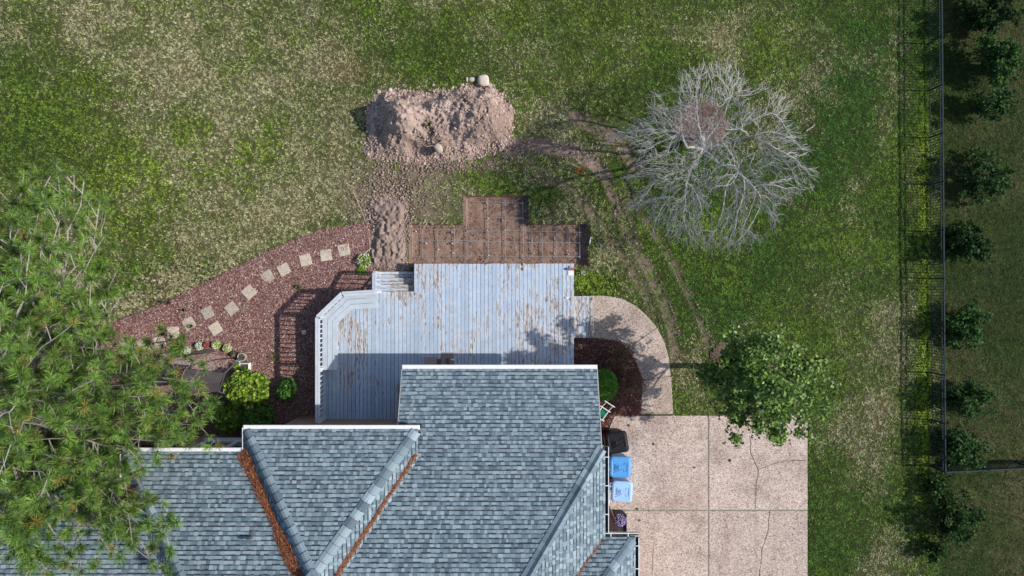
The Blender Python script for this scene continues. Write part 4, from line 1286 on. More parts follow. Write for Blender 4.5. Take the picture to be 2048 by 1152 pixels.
for k, (u, v, l) in enumerate(((1047, 529, 'chip of broken brick by the deck edge above the pit'), (1047.5, 538, 'larger chip of broken brick on the deck near the pit edge'))):
    V, Fc, _ = rocks(np.array([P(u, v, ZD + .02)[:]]), [.05 + .01 * k], np.random.default_rng(60 + k)); tag(np_mesh('brick_chip', V, Fc, M['rock'], None, np.tile((.48, .38, .33), (len(V), 1))), l, 'brick chip')
# ------------------------------------------------------------------ dirt mound and churned soil
def mound_h(u, v):
    d = dist_poly(MOUND_PX, u, v, True); ins = inside(MOUND_PX, u, v)
    e = np.where(ins, d, -d)
    e = e + 30 * (fbm(u / 26, v / 26, 4, 3) - .5)
    base = sstep(-2, 58, e)
    h = base * (.62 + .42 * blob(u, v, 960, 235, 55, 45) + .35 * blob(u, v, 865, 225, 50, 38) + .55 * blob(u, v, 812, 240, 34, 55) + .18 * blob(u, v, 790, 215, 24, 20))
    h = h - .50 * base * blob(u, v, 762, 268, 22, 34) - .16 * base * blob(u, v, 905, 262, 16, 40) - .12 * base * blob(u, v, 850, 262, 18, 16)
    x, y = u / 58.33, v / 58.33
    h = h + base * (.34 * (fbm(x * 2.0, y * 2.0, 1, 3) - .5) + .22 * (fbm(x * 6, y * 6, 3, 3, .6) - .5) + .14 * (fbm(x * 14, y * 14, 5, 2) - .5))
    return np.where(e > -4, np.maximum(h, -.02), -.05)
SOILC = np.array([.425, .318, .265])
def make_mound():
    st = .03
    gx = np.arange(P(715, 0)[0], P(1042, 0)[0], st); gy = np.arange(P(0, 338)[1], P(0, 162)[1], st)
    GX, GY = np.meshgrid(gx, gy); u, v = 1024 + GX * 58.33, 576 - GY * 58.33
    Z = mound_h(u, v)
    idx = np.arange(GX.size).reshape(GX.shape)
    Ff = np.stack([idx[:-1, :-1], idx[:-1, 1:], idx[1:, 1:], idx[1:, :-1]], -1).reshape(-1, 4)
    zf = Z.ravel()[Ff].max(1); Ff = Ff[zf > 0.0]
    damp = fbm(GX * 1.6, GY * 1.6, 6, 4)
    dk = sstep(.42, .62, fbm(GX * 1.1 + 3, GY * 1.4, 2, 4))[..., None]; c = (SOILC * (1 - dk) + np.array([.30, .22, .175]) * dk) * (.50 + 1.0 * damp)[..., None]
    V = np.stack([GX, GY, Z], -1).reshape(-1, 3)
    used = np.zeros(len(V), bool); used[Ff.ravel()] = True; rm = np.cumsum(used) - 1
    root = empty('dirt_mound', P(880, 250)); tag(root, 'large heap of pale excavated soil on the lawn', 'dirt heap')
    inv = Matrix.Translation(-Vector(root.location))
    o = np_mesh('soil_heap', V[used], rm[Ff], M['soil'], root, c.reshape(-1, 3)[used], False); o.matrix_parent_inverse = inv
    rng = np.random.default_rng(8)
    x, y = sample_poly(PX([(722, 168), (1036, 160), (1040, 330), (722, 335)]), 9000, rng)
    u, v = 1024 + x * 58.33, 576 - y * 58.33
    d = dist_poly(MOUND_PX, u, v, True); e = np.where(inside(MOUND_PX, u, v), d, -d)
    keep = rng.random(len(x)) < np.where(e > 0, 1.0, np.exp(e / 4.0) * .6)
    keep &= (rng.random(len(x)) < .35 + .65 * sstep(30, 0, e) + .5 * (fbm(x * 2, y * 2, 2, 2) > .5))
    x, y, u, v, e = x[keep], y[keep], u[keep], v[keep], e[keep]
    sz = .012 + .042 * rng.random(len(x)) ** 4 + .014 * sstep(25, 0, e) * rng.random(len(x))
    z = np.maximum(mound_h(u, v), 0) + sz * .25
    V, Fc, k = rocks(np.stack([x, y, z], -1), sz, rng)
    c = pick_cols([tuple(SOILC * 1.05), tuple(SOILC * .8), tuple(SOILC * 1.25), (.34, .24, .19)], [4, 3, 2, 2], len(x), rng, .8, 1.2)
    o = np_mesh('soil_clods', V, Fc, M['soil'], root, rep_col(c, k)); o.matrix_parent_inverse = inv; tag(o, kind='stuff')
make_mound()
def soil_spill():
    pxl = [(748, 402), (772, 392), (802, 396), (814, 425), (817, 450), (817, 538), (748, 541), (738, 500), (742, 450)]
    st = .03
    gx = np.arange(P(728, 0)[0], P(822, 0)[0], st); gy = np.arange(P(0, 545)[1], P(0, 384)[1], st)
    GX, GY = np.meshgrid(gx, gy); u, v = 1024 + GX * 58.33, 576 - GY * 58.33
    d = dist_poly(pxl, u, v, True); e = np.where(inside(pxl, u, v), d, -d) + 36 * (fbm(u / 22, v / 22, 2, 3) - .5)
    b = sstep(-2, 22, e) * sstep(818, 806, u)
    Z = b * (.10 + .13 * blob(u, v, 775, 470, 26, 50) + .16 * (fbm(GX * 5, GY * 5, 3, 4, .7) - .5) + .20 * (fbm(GX * 11, GY * 11, 5, 2) - .5))
    Z = np.where(e > -3, Z, -.05)
    idx = np.arange(GX.size).reshape(GX.shape)
    Ff = np.stack([idx[:-1, :-1], idx[:-1, 1:], idx[1:, 1:], idx[1:, :-1]], -1).reshape(-1, 4)
    Ff = Ff[Z.ravel()[Ff].max(1) > .0]
    V = np.stack([GX, GY, Z], -1).reshape(-1, 3); used = np.zeros(len(V), bool); used[Ff.ravel()] = True; rm = np.cumsum(used) - 1
    c = (SOILC * .84) * (.50 + .65 * fbm(GX * 3, GY * 3, 6, 4))[..., None]
    tag(np_mesh('soil_spill', V[used], rm[Ff], M['soil'], None, c.reshape(-1, 3)[used]), 'low spread of churned soil between the mulch bed and the pit', 'dirt heap')
soil_spill()
def clods():
    rng = np.random.default_rng(9)
    Ps, szs = [], []
    for cu, cv, ru, rv, n, s in ((774, 455, 62, 115, 2600, .03), (790, 380, 100, 60, 800, .02), (790, 520, 36, 26, 300, .022), (880, 332, 110, 12, 500, .022), (700, 465, 40, 12, 200, .02),
                                 (1035, 300, 40, 18, 160, .02), (1150, 305, 60, 18, 220, .018)):
        a = rng.normal(0, .5, (n, 2)); u = cu + a[:, 0] * ru; v = cv + a[:, 1] * rv
        x, y = (u - 1024) / 58.33, (576 - v) / 58.33
        k = ~inside(PIT_POLY, x, y) & ~((x < 2) & (x > -4.6) & (y < P(0, 541)[1])) & ~((x > -3.3) & (y < .86) & (x < 2.1))
        x, y = x[k], y[k]
        sz = .012 + s * rng.random(len(x)) ** 2
        hz = .16 * np.exp(-((x - P(778, 0)[0]) / .5) ** 2 - ((y - P(0, 470)[1]) / .9) ** 2)
        Ps.append(np.stack([x, y, .03 + hz * rng.random(len(x)) + sz * .2], -1)); szs.append(sz)
    Pn = np.concatenate(Ps); sz = np.concatenate(szs)
    V, Fc, k = rocks(Pn, sz, rng)
    c = pick_cols([tuple(SOILC * .95), tuple(SOILC * .72), tuple(SOILC * 1.15), (.27, .19, .15)], [4, 3, 2, 2], len(Pn), rng, .75, 1.2)
    tag(np_mesh('soil_crumbs', V, Fc, M['soil'], None, rep_col(c, k)), 'loose churned soil clods beside the pit and the ruts', 'soil', None, 'stuff')
    # crumbs on the pit floor
    x, y = sample_poly(PIT_POLY, 5200, rng); d = dist_poly(PIT_POLY, x, y, True); kk = d > .06; x, y, d = x[kk], y[kk], d[kk]
    sz = .006 + .016 * rng.random(len(x)) ** 2 + .012 * sstep(.3, .05, d) * rng.random(len(x))
    V, Fc, k = rocks(np.stack([x, y, -.295 + .05 * sstep(.16, 0, d) + sz * .3], -1), sz, rng)
    c = pick_cols([(.30, .20, .155), (.12, .075, .055), (.46, .36, .30)], [4, 3.5, 1.6], len(x), rng)
    o = np_mesh('soil_crumbs', V, Fc, M['soil'], PITO, rep_col(c, k)); o.matrix_parent_inverse = Matrix.Translation(-Vector(PITO.location)); tag(o, kind='stuff')
    # tread lugs pressed into the ruts
    Pn, dirs, rot = [], [], []
    for ln, w, s in TRACKS_W:
        for (x1, y1), (x2, y2) in zip(ln[:-1], ln[1:]):
            L = math.hypot(x2 - x1, y2 - y1); n = int(L / .105); a = math.atan2(y2 - y1, x2 - x1)
            for i in range(n):
                t = (i + rng.random() * .3) / n
                for sd in (-1, 1):
                    if rng.random() < .35: continue
                    off = sd * w * (.75 + .25 * rng.random())
                    Pn.append((x1 + (x2 - x1) * t - math.sin(a) * off, y1 + (y2 - y1) * t + math.cos(a) * off, .0)); dirs.append(a + sd * 1.0)
    for i in range(14):
        for j in range(4):
            p = P(632 + i * 7.4, 468 + j * 8 - i * .9); Pn.append((p.x, p.y, .075)); dirs.append(1.2 + .5 * math.sin(i))
    Pn = np.array(Pn); n = len(Pn)
    V, Fc, k = rocks(np.zeros((n, 3)), np.full(n, .05) * (.6 + .6 * rng.random(n)), rng, .5, .2)
    V = V.reshape(n, k, 3); V[..., 1] *= .42
    c_, s_ = np.cos(dirs)[:, None], np.sin(dirs)[:, None]
    V = np.stack([V[..., 0] * c_ - V[..., 1] * s_, V[..., 0] * s_ + V[..., 1] * c_, V[..., 2]], -1) + Pn[:, None]
    c = pick_cols([(.30, .22, .17), (.22, .155, .12), (.36, .28, .22)], [4, 3, 2], n, rng)
    tag(np_mesh('tread_lumps', V.reshape(-1, 3), Fc, M['soil'], None, rep_col(c, k)), 'ridges of soil pressed up by machine treads along the ruts', 'soil', None, 'stuff')
clods()
def stone(name, u, v, z, r, seed, col, label, cat='stone', sx=1.0, sy=1.0, sz=.7, rz=0, sub=3, rough=.16):
    bm = bmesh.new(); bmesh.ops.create_icosphere(bm, subdivisions=sub, radius=1)
    V = np.array([q.co[:] for q in bm.verts]); Fc = np.array([[q.index for q in f.verts] for f in bm.faces]); bm.free()
    # squarish boulder: push towards a rounded box, then roughen
    Pn = np.sign(V) * np.abs(V) ** .72
    k = 1 + rough * (fbm(V[:, 0] * 1.7 + seed, V[:, 1] * 1.7 + V[:, 2] * 1.1, seed, 4) - .5) * 2
    Pn = Pn * k[:, None] * np.array([sx, sy, sz]) * r
    c = np.tile(col, (len(Pn), 1)) * (.8 + .4 * fbm(V[:, 0] * 3, V[:, 1] * 3 + V[:, 2], seed + 1, 4))[:, None]
    o = np_mesh(name, Pn, Fc, M['rock'], None, c, True)
    p = P(u, v, z + r * sz); o.location = (p.x, p.y, z + r * sz * .8); o.rotation_euler = (0, 0, rz)
    return tag(o, label, cat)
stone('boulder', 967, 161, 0, .19, 1, (.55, .46, .40), 'squarish pale boulder on the grass at the top of the dirt heap', 'boulder', 1, 1.05, .75, .2)
stone('stone', 944, 159, 0, .09, 2, (.50, .42, .36), 'fist sized stone on the grass beside the pale boulder', 'stone', 1.2, .9)
stone('stone', 934, 159, 0, .055, 3, (.50, .42, .36), 'narrow small stone standing left of the fist sized stone', 'stone', .8, 1.5)
stone('stone', 980, 171, 0, .07, 4, (.45, .36, .30), 'brown stone tucked against the foot of the pale boulder', 'stone', 1.2, 1)
stone('stone', 781, 180, 0, .07, 5, (.58, .49, .42), 'pale round stone at the upper left rim of the dirt heap')
stone('stone', 758, 184, 0, .06, 6, (.46, .38, .32), 'dull round stone on the grass at the left rim of the dirt heap')
stone('angular_rock', 877, 297, .32, .19, 7, (.46, .37, .31), 'angular flat sided rock sticking out of the dirt heap', 'rock', .7, .95, .9, .5, 2, .45)
stone('stone', 608, 665, .06, .085, 8, (.62, .52, .42), 'round pale stone on the shaded mulch beside the deck railing')
stone('stone', 405, 616, .09, .05, 9, (.14, .10, .09), 'small dark stone on the corner of a stepping stone')
stone('stone', 478, 735, .07, .09, 10, (.50, .45, .40), 'grey stone at the end of the pebble bed beside the white frame', 'stone', 1, 1.4)
stone('stone', 1236, 415, 0, .06, 12, (.3, .2, .16), 'lump of brown clay on the lawn beside the bare tree', 'clod')
def stick(pts, r, label, z=.07, col=(.42, .34, .27)):
    m = MB(); q = [P(u, v, z) + Vector((0, 0, R.uniform(0, .03))) for u, v in pts]
    m.tube(q, [r * (1 - .5 * i / len(q)) for i in range(len(q))], 6, col)
    tag(m.build('stick', M['bark'], color=True), label, 'stick')
stick([(707, 385), (716, 405), (726, 428), (735, 450), (736, 470), (733, 486)], .011, 'long curved pale root lying across the churned soil and grass', .06, (.40, .30, .23))
stick([(726, 510), (735, 502), (743, 496)], .022, 'short stout branch by the flowering plant', .08, (.5, .40, .31))
stick([(738, 475), (740, 492), (739, 505)], .014, 'thin straight stick in the churned soil by the mulch edge')
stick([(498, 600), (490, 607), (487, 618), (489, 628)], .01, 'thin curved twig on the mulch beside a stepping stone')
stick([(363, 600), (368, 612), (376, 616)], .01, 'thin curved twig on the mulch near the black path light')
stick([(853, 293), (868, 291), (885, 283), (902, 277)], .012, 'pale root draped over the dirt heap above the angular rock', .52, (.55, .42, .34))
stick([(833, 258), (840, 263), (847, 267)], .014, 'short split stick half buried in the middle of the dirt heap', .80, (.5, .42, .35))
stick([(995, 257), (1001, 263), (1008, 262), (1014, 267)], .012, 'forked stick on the right slope of the dirt heap', .60, (.33, .22, .17))
stick([(972, 178), (986, 182), (994, 188), (1001, 198)], .012, 'curved root at the rim of the dirt heap below the boulder', .35, (.52, .44, .38))
stick([(1653, 888), (1640, 884), (1632, 883)], .012, 'dry bent twig on the grass beside the driveway', .03)
stick([(1612, 262), (1624, 254), (1629, 248)], .02, 'dry leaf stalk on the lawn right of the bare tree', .04)
m = MB(); m.tube([P(1182, 474, .05), P(1179, 487, .05)], .018, 8); tag(m.build('white_pipe', M['white']), 'short white plastic pipe on the grass at the pit corner', 'pipe')
m = MB(); m.tube([P(1162, 544, .05), P(1171, 544, .05)], .02, 8); tag(m.build('grey_pipe', M['concrete_rim']), 'short grey pipe on the grass beside the deck corner', 'pipe')

# ------------------------------------------------------------------ reinforcing bars in the pit
reb = empty('rebar_grid', P(998, 480, -.2)); tag(reb, 'wired grid of steel reinforcing bars in the dug pit', 'rebar')
RI = Matrix.Translation(-Vector(reb.location))
def zoomp(a, b): return 780 + a / 4.655, 360 + b / 4.655
def bar(a, b, c, d, z):
    p, q = P(*zoomp(a, b), z), P(*zoomp(c, d), z)
    mid = p.lerp(q, .5) + Vector((R.uniform(-.006, .006), R.uniform(-.006, .006), R.uniform(-.008, .004)))
    m = MB(); m.tube([p, mid, q], .0080, 6); o = m.build('rebar', M['steel'], reb); o.matrix_parent_inverse = RI
ZR = -.195
for xx, y0, y1 in ((713, 185, 745), (907, 165, 742), (1071, 180, 748), (1235, 185, 735)): bar(xx, y0, xx + R.uniform(4, 10), y1, ZR)
for xx in (207, 303, 443, 601): bar(xx, 440 + R.uniform(-10, 20), xx + R.uniform(0, 5), 735 + R.uniform(-15, 10), ZR)
for xx in (1322, 1422, 1552, 1670, 1766): bar(xx, 440 + R.uniform(-10, 20), xx + R.uniform(-2, 4), 730 + R.uniform(-15, 15), ZR)
for a, b, c, d in ((745, 200, 1250, 216), (830, 348, 1250, 356), (720, 474, 1240, 470), (200, 458, 605, 465), (1235, 474, 1785, 488), (207, 560, 900, 566), (720, 572, 1775, 583), (200, 710, 760, 708), (720, 705, 1775, 714)): bar(a, b, c, d, ZR + .017)
for a, b in ((710, 203), (900, 213), (1228, 215), (912, 354), (1048, 372), (905, 466), (1072, 466), (1232, 468), (722, 474), (577, 485), (333, 588), (577, 590), (1322, 563), (1532, 548), (1764, 585), (448, 646), (1338, 684), (1530, 680), (1762, 712), (1232, 706), (918, 702), (1740, 508), (240, 478), (196, 428), (1258, 288), (1660, 690), (583, 678)):
    p = P(*zoomp(a, b), ZR); m = MB(); m.lathe([(.001, .03), (.012, .028), (.015, 0), (.024, -.085)], (p.x, p.y, ZR - .01), 8); o = m.build('bar_support', M['white'], reb); o.matrix_parent_inverse = RI

# ------------------------------------------------------------------ stepping stones
ordn = ['first', 'second', 'third', 'fourth', 'fifth', 'sixth', 'seventh', 'eighth', 'ninth', 'tenth', 'eleventh', 'twelfth', 'thirteenth', 'fourteenth']
SS = [(688, 500, 12), (652, 510, 8), (611, 520, 14), (568, 539, 28), (535, 553, 32), (498, 584, 45), (463, 617, 38), (415, 625, 25), (378, 647, 32), (346, 665, 2), (319, 684, 14), (287, 692, 18), (252, 696, 6)]
for i, (u, v, a) in enumerate(SS):
    p = P(u, v, .08); m = MB(); s = .395 + R.uniform(-.012, .012); c = .012
    h = s / 2
    def rr(hh, z): return [(x * hh + R.uniform(-.008, .008), y * hh + R.uniform(-.008, .008), z) for x, y in ((-1, -1), (-.3, -1.0), (.35, -1.0), (1, -1), (1, -.2), (1, .4), (1, 1), (.3, 1.0), (-.35, 1), (-1, 1), (-1, .3), (-1, -.3))]
    V = rr(h, -.04) + rr(h, .018) + rr(h - c, .03); n = 12
    m.add(V, [tuple(range(24, 36))] + [(k, (k + 1) % n, (k + 1) % n + n, k + n) for k in range(n)] + [(k + n, (k + 1) % n + n, (k + 1) % n + 2 * n, k + 2 * n) for k in range(n)])
    o = m.build('stepping_stone', M['stone']); o.location = (p.x, p.y, .065); o.rotation_euler = (R.uniform(-.02, .02), R.uniform(-.02, .02), math.radians(a))
    tag(o, 'square sandstone stepping stone, %s in the row counting from the flowering plant' % ordn[i], 'paving stone', 'stepping stones across the red mulch')
p = P(431, 657, .08); m = MB(); m.box((0, 0, 0), (.39, .39, .07), 0, bev=.012); o = m.build('stepping_stone', M['stone']); o.location = (p.x, p.y, .06); o.rotation_euler = (0, 0, math.radians(33))
tag(o, 'square sandstone stepping stone set apart from the row toward the pebble bed', 'paving stone', 'stepping stones across the red mulch')

# ------------------------------------------------------------------ plants
def crown_mesh(name, Pn, size, pal, wts, rng, parent, mat='leaf', up=.6, width=.36, inv=None, droop=.15):
    V, Fq = leaf_mesh(Pn, size, rng, up, width, droop)
    c = pick_cols(pal, wts, len(Pn), rng, .7, 1.3)
    o = np_mesh(name, V, Fq, M[mat], parent, rep_col(c, 4))
    if inv is not None: o.matrix_parent_inverse = inv
    return o
def bush(name, u, v, zc, rx, ry, rz, n, size, pal, wts, label, cat='bush', seed=1, lump=.26, width=.36, stems=True, rot=0.0, fill=.35, up=.6):
    rng = np.random.default_rng(seed)
    c = P(u, v, zc); root = empty(name, (c.x, c.y, 0.03)); tag(root, label, cat)
    d = rand_dirs(n, rng)
    r = np.where(rng.random(n) < fill, rng.random(n) ** .5, .86 + .14 * rng.random(n))
    k = 1 + lump * (fbm(d[:, 0] * 2.6 + seed, d[:, 1] * 2.6 + d[:, 2] * 1.9, seed, 4) - .5) * 2.4
    Pn = d * (r * k)[:, None] * np.array([rx, ry, rz]); Pn[:, 2] = np.maximum(Pn[:, 2] + zc, .06)
    crown_mesh('foliage', Pn, size, pal, wts, rng, root, up=up, width=width)
    if stems:
        m = MB()
        for k in range(7):
            a = k * .9 + seed; e = Vector((math.cos(a) * rx * .6, math.sin(a) * ry * .6, zc + rz * .3))
            m.tube([(0, 0, -.05), e * .5 + Vector((0, 0, .05)), e], [.018, .012, .005], 5, (.2, .14, .1))
        m.build('stems', M['bark'], root, color=True)
    return root
YG = ([(.24, .36, .03), (.15, .27, .03), (.36, .47, .05), (.07, .15, .02)], [4, 4, 2, 3])
MG = ([(.19, .33, .03), (.12, .25, .025), (.28, .43, .04), (.06, .13, .015)], [4, 4, 2, 2])
DG = ([(.07, .18, .025), (.11, .25, .03), (.04, .10, .015), (.16, .31, .04)], [4, 3, 3, 1])
BX = ([(.09, .27, .02), (.06, .20, .015), (.13, .34, .03), (.035, .12, .01)], [4, 4, 2, 2])
bush('leafy_bush', 495, 776, .62, .72, .66, .55, 2700, .115, *YG, 'large yellow green leafy bush beside the dark garden swing', seed=41)
bush('leafy_bush', 458, 836, .50, .56, .48, .45, 2600, .085, *MG, 'mid green leafy bush between the swing and the house wall', seed=42)
bush('leafy_bush', 514, 832, .50, .52, .58, .48, 2600, .09, *DG, 'dark green leafy bush against the yellow green bush by the house', seed=43)
bush('leafy_bush', 575, 779, .34, .37, .37, .36, 1900, .075, *DG, 'small round dark green shrub standing alone in the shaded mulch', seed=44)
bush('clipped_shrub', 1207, 770, .60, .48, .54, .58, 9000, .04, *BX, 'bright green clipped round boxwood beside the roof corner', seed=45, lump=.05, fill=.2, up=.4)
BAR = ([(.115, .04, .03), (.17, .065, .04), (.07, .028, .022), (.21, .12, .05), (.12, .09, .03)], [4, 3, 3, 2, 1.5])
def twiggy(u, v, zc, r, n, label, seed):
    rt = bush('barberry_shrub', u, v, zc, r, r * 1.0, zc * .85, n, .045, *BAR, label, 'shrub', seed, .35, .4, False, fill=.6)
    rg = random.Random(seed); m = MB()
    for k in range(120):
        a = rg.uniform(0, 6.28); rr = rg.uniform(.2, 1.0) * r; e = Vector((math.cos(a) * rr, math.sin(a) * rr, zc * rg.uniform(.9, 1.9)))
        mid = e * .5 + Vector((rg.uniform(-.08, .08), rg.uniform(-.08, .08), .1))
        m.tube([(0, 0, -.03), mid, e], [.01, .007, .003], 4, rg.choice([(.30, .22, .13), (.22, .15, .09), (.36, .27, .15)]), cap=False)
    m.build('stems', M['bark'], rt, color=True)
twiggy(1238, 712, .42, .56, 1500, 'twiggy reddish brown barberry shrub next to the deck landing', 51)
twiggy(1258, 768, .40, .52, 1500, 'twiggy reddish brown barberry shrub between boxwood and curved path', 52)
# clumps of flowers round the pebble bed and by the steps
def flower_clump(u, v, r, petal, label, seed, leafpal=MG, n=170, h=.22, name='flower_clump', z=.05, psize=.035):
    rng = np.random.default_rng(seed); c = P(u, v, h * .6 + z); root = empty(name, (c.x, c.y, z)); tag(root, label, 'flowers')
    d = rand_dirs(420, rng); d[:, 2] = np.abs(d[:, 2]); Pn = d * (.5 + .5 * rng.random(420) ** .5)[:, None] * np.array([r, r, h])
    crown_mesh('foliage', Pn, .055, leafpal[0], leafpal[1], rng, root)
    d = rand_dirs(n, rng); d[:, 2] = np.abs(d[:, 2]) + .25; d /= np.linalg.norm(d, axis=1)[:, None]
    Pn = d * (.92 + .16 * rng.random(n))[:, None] * np.array([r, r, h])
    V, Fq = leaf_mesh(Pn, psize, rng, 1.5, .5, 0)
    cc = pick_cols(petal, [1] * len(petal), n, rng, .85, 1.1)
    np_mesh('petals', V, Fq, M['flower'], root, rep_col(cc, 4))
    return root
WH = [(.80, .80, .74), (.72, .74, .62)]
YW = [(.72, .70, .42), (.62, .62, .30), (.78, .77, .6)]
flower_clump(397, 692, .15, WH, 'clump of white flowers on the rim of the pebble bed beside the red one', 61)
flower_clump(373, 702, .14, WH, 'clump of white flowers half under the pine at the pebble bed', 62)
flower_clump(431, 690, .16, YW, 'larger cream yellow flower clump at the top of the pebble bed', 63)
flower_clump(453, 697, .15, YW, 'cream yellow flower clump near the small brown pot', 64)
flower_clump(412, 690, .10, [(.42, .06, .06), (.5, .14, .12)], 'small red flower clump between white and cream flowers', 65, ([(.20, .06, .04), (.13, .08, .03)], [1, 1]))
flower_clump(727, 521, .26, WH + YW, 'flowering plant with white blooms at the top of the deck steps railing', 66, YG, 130, .32, 'flowering_plant')
flower_clump(722, 541, .17, [(.2, .34, .04), (.16, .30, .03)], 'low green weed in the shadow of the step railing', 67, MG, 40, .14, 'weed')
def weed(u, v, r, label, seed, pal=MG, n=40, z=.05):
    rng = np.random.default_rng(seed); p = P(u, v, z); a = rng.random(n) * 6.283
    L = r * (.6 + .5 * rng.random(n)); w = .012
    d = np.stack([np.cos(a), np.sin(a)], -1)
    hz = .05 + .12 * rng.random(n)
    B = np.zeros((n, 3))
    pr = np.stack([-d[:, 1], d[:, 0]], -1) * w
    mid = np.concatenate([d * (L * .55)[:, None], (hz * 1.1)[:, None]], 1); tip = np.concatenate([d * L[:, None], (hz * .7)[:, None]], 1)
    l = mid.copy(); l[:, :2] += pr; rr_ = mid.copy(); rr_[:, :2] -= pr
    V = np.stack([B, l, tip, rr_], 1).reshape(-1, 3)
    o = np_mesh('weed', V, np.arange(n * 4).reshape(n, 4), M['leaf'], None, rep_col(pick_cols(pal[0], pal[1], n, rng), 4)); o.location = p
    return tag(o, label, 'plant')
weed(596, 574, .12, 'small green weed rosette in the mulch near the deck corner', 71, DG)
weed(383, 652, .10, 'tuft of yellowish grass at the edge of a stepping stone', 72, YG)
weed(368, 620, .07, 'small green weed in the mulch near the black path light', 73)
weed(550, 712, .22, 'loose dry tuft of grass in the mulch where the railing shadow ends', 74, ([(.2, .15, .07), (.12, .14, .05)], [1, 1]), 30)
weed(538, 851, .22, 'arching pale grass clump at the house wall beside the dark bush', 75, ([(.10, .14, .08), (.16, .2, .11)], [1, 1]), 40)
weed(858, 250, .10, 'tuft of green grass growing out of the dirt heap', 76, MG, 40, .80)
weed(1213, 905, .15, 'green weeds behind the black wheeled bin', 77, MG, 60, .06)
weed(1214, 862, .12, 'green weeds at the driveway corner by the black bin', 78, MG, 40, .06)
weed(1158, 343, .16, 'patch of orange autumn leaves on the grass by the muddy rut', 79, ([(.65, .18, .03), (.5, .12, .03)], [1, 1]), 24, .03)
weed(1216, 945, .14, 'green weeds behind the blue wheeled bin against the wall', 80, MG, 60, .06)

# ------------------------------------------------------------------ trees
def leafy_tree():
    rng = np.random.default_rng(81); rg = random.Random(81)
    base = P(1438, 733); root = empty('leafy_tree', (base.x, base.y, .03)); tag(root, 'leafy green broadleaf tree overhanging the driveway corner', 'tree')
    m = MB(); br = MB()
    m.tube([(0, 0, -.1), (.02, -.02, .8), (.06, -.04, 1.6), (.10, -.06, 3.0), (.14, -.08, 4.6), (.16, -.1, 5.6)], [.12, .095, .085, .065, .035, .012], 9, (.22, .18, .14))
    m.build('trunk', M['bark'], root, color=True)
    tips = []
    # limbs: (photo pixel of the tip, height)
    T = [(1420, 745, 3.0), (1440, 700, 3.3), (1482, 668, 3.6), (1520, 690, 4.6), (1560, 665, 3.9), (1590, 690, 4.4), (1620, 720, 4.0), (1655, 740, 3.9), (1672, 780, 3.9), (1660, 815, 3.8), (1640, 850, 3.7), (1600, 880, 3.8),
         (1565, 890, 3.2), (1520, 870, 3.3), (1478, 872, 2.9), (1490, 830, 3.4), (1450, 800, 3.0), (1430, 770, 2.9), (1470, 750, 4.4), (1500, 720, 4.9), (1550, 730, 5.3), (1590, 760, 5.3), (1600, 810, 5.0), (1560, 830, 4.9), (1510, 800, 4.9), (1540, 775, 5.9), (1575, 790, 5.8), (1520, 760, 5.6), (1625, 790, 4.8), (1460, 850, 2.7), (1410, 760, 2.6), (1465, 690, 2.9), (1540, 850, 4.2), (1450, 775, 3.6), (1610, 845, 4.2), (1570, 700, 4.8), (1500, 690, 3.4)]
    for (u, v, z) in T:
        e = P(u, v, z) - Vector((base.x, base.y, .03))
        zo = max(1.3, e.z - 1.0 - .35 * math.hypot(e.x, e.y)); tz = zo / 5.6
        s0 = Vector((.16 * tz, -.1 * tz, zo))
        mid = s0.lerp(e, .5) + Vector((rg.uniform(-.12, .12), rg.uniform(-.12, .12), .12))
        br.tube([s0, mid, e], [.030, .018, .006], 5, (.2, .16, .12))
        for k in range(9):
            t = rg.uniform(.45, 1.02); b0 = s0.lerp(mid, t * 2) if t < .5 else mid.lerp(e, (t - .5) * 2)
            q = b0 + Vector((rg.gauss(0, .21), rg.gauss(0, .21), rg.gauss(.02, .15)))
            br.tube([b0, q], [.008, .003], 4, (.18, .15, .1), cap=False); tips.append(q)
    br.build('branches', M['bark'], root, color=True)
    tips = np.array([t[:] for t in tips])
    n = 14500
    wts_ = rng.random(len(tips)) ** 1.6; i = rng.choice(len(tips), n, p=wts_ / wts_.sum())
    Pn = tips[i] + rng.normal(0, 1, (n, 3)) * np.array([.095, .095, .07])
    crown_mesh('crown', Pn, .104, [(.145, .24, .032), (.09, .18, .026), (.20, .31, .05), (.05, .11, .018), (.34, .43, .15)], [4, 4, 2, 2.5, .7], rng, root, up=.75, width=.40)
leafy_tree()

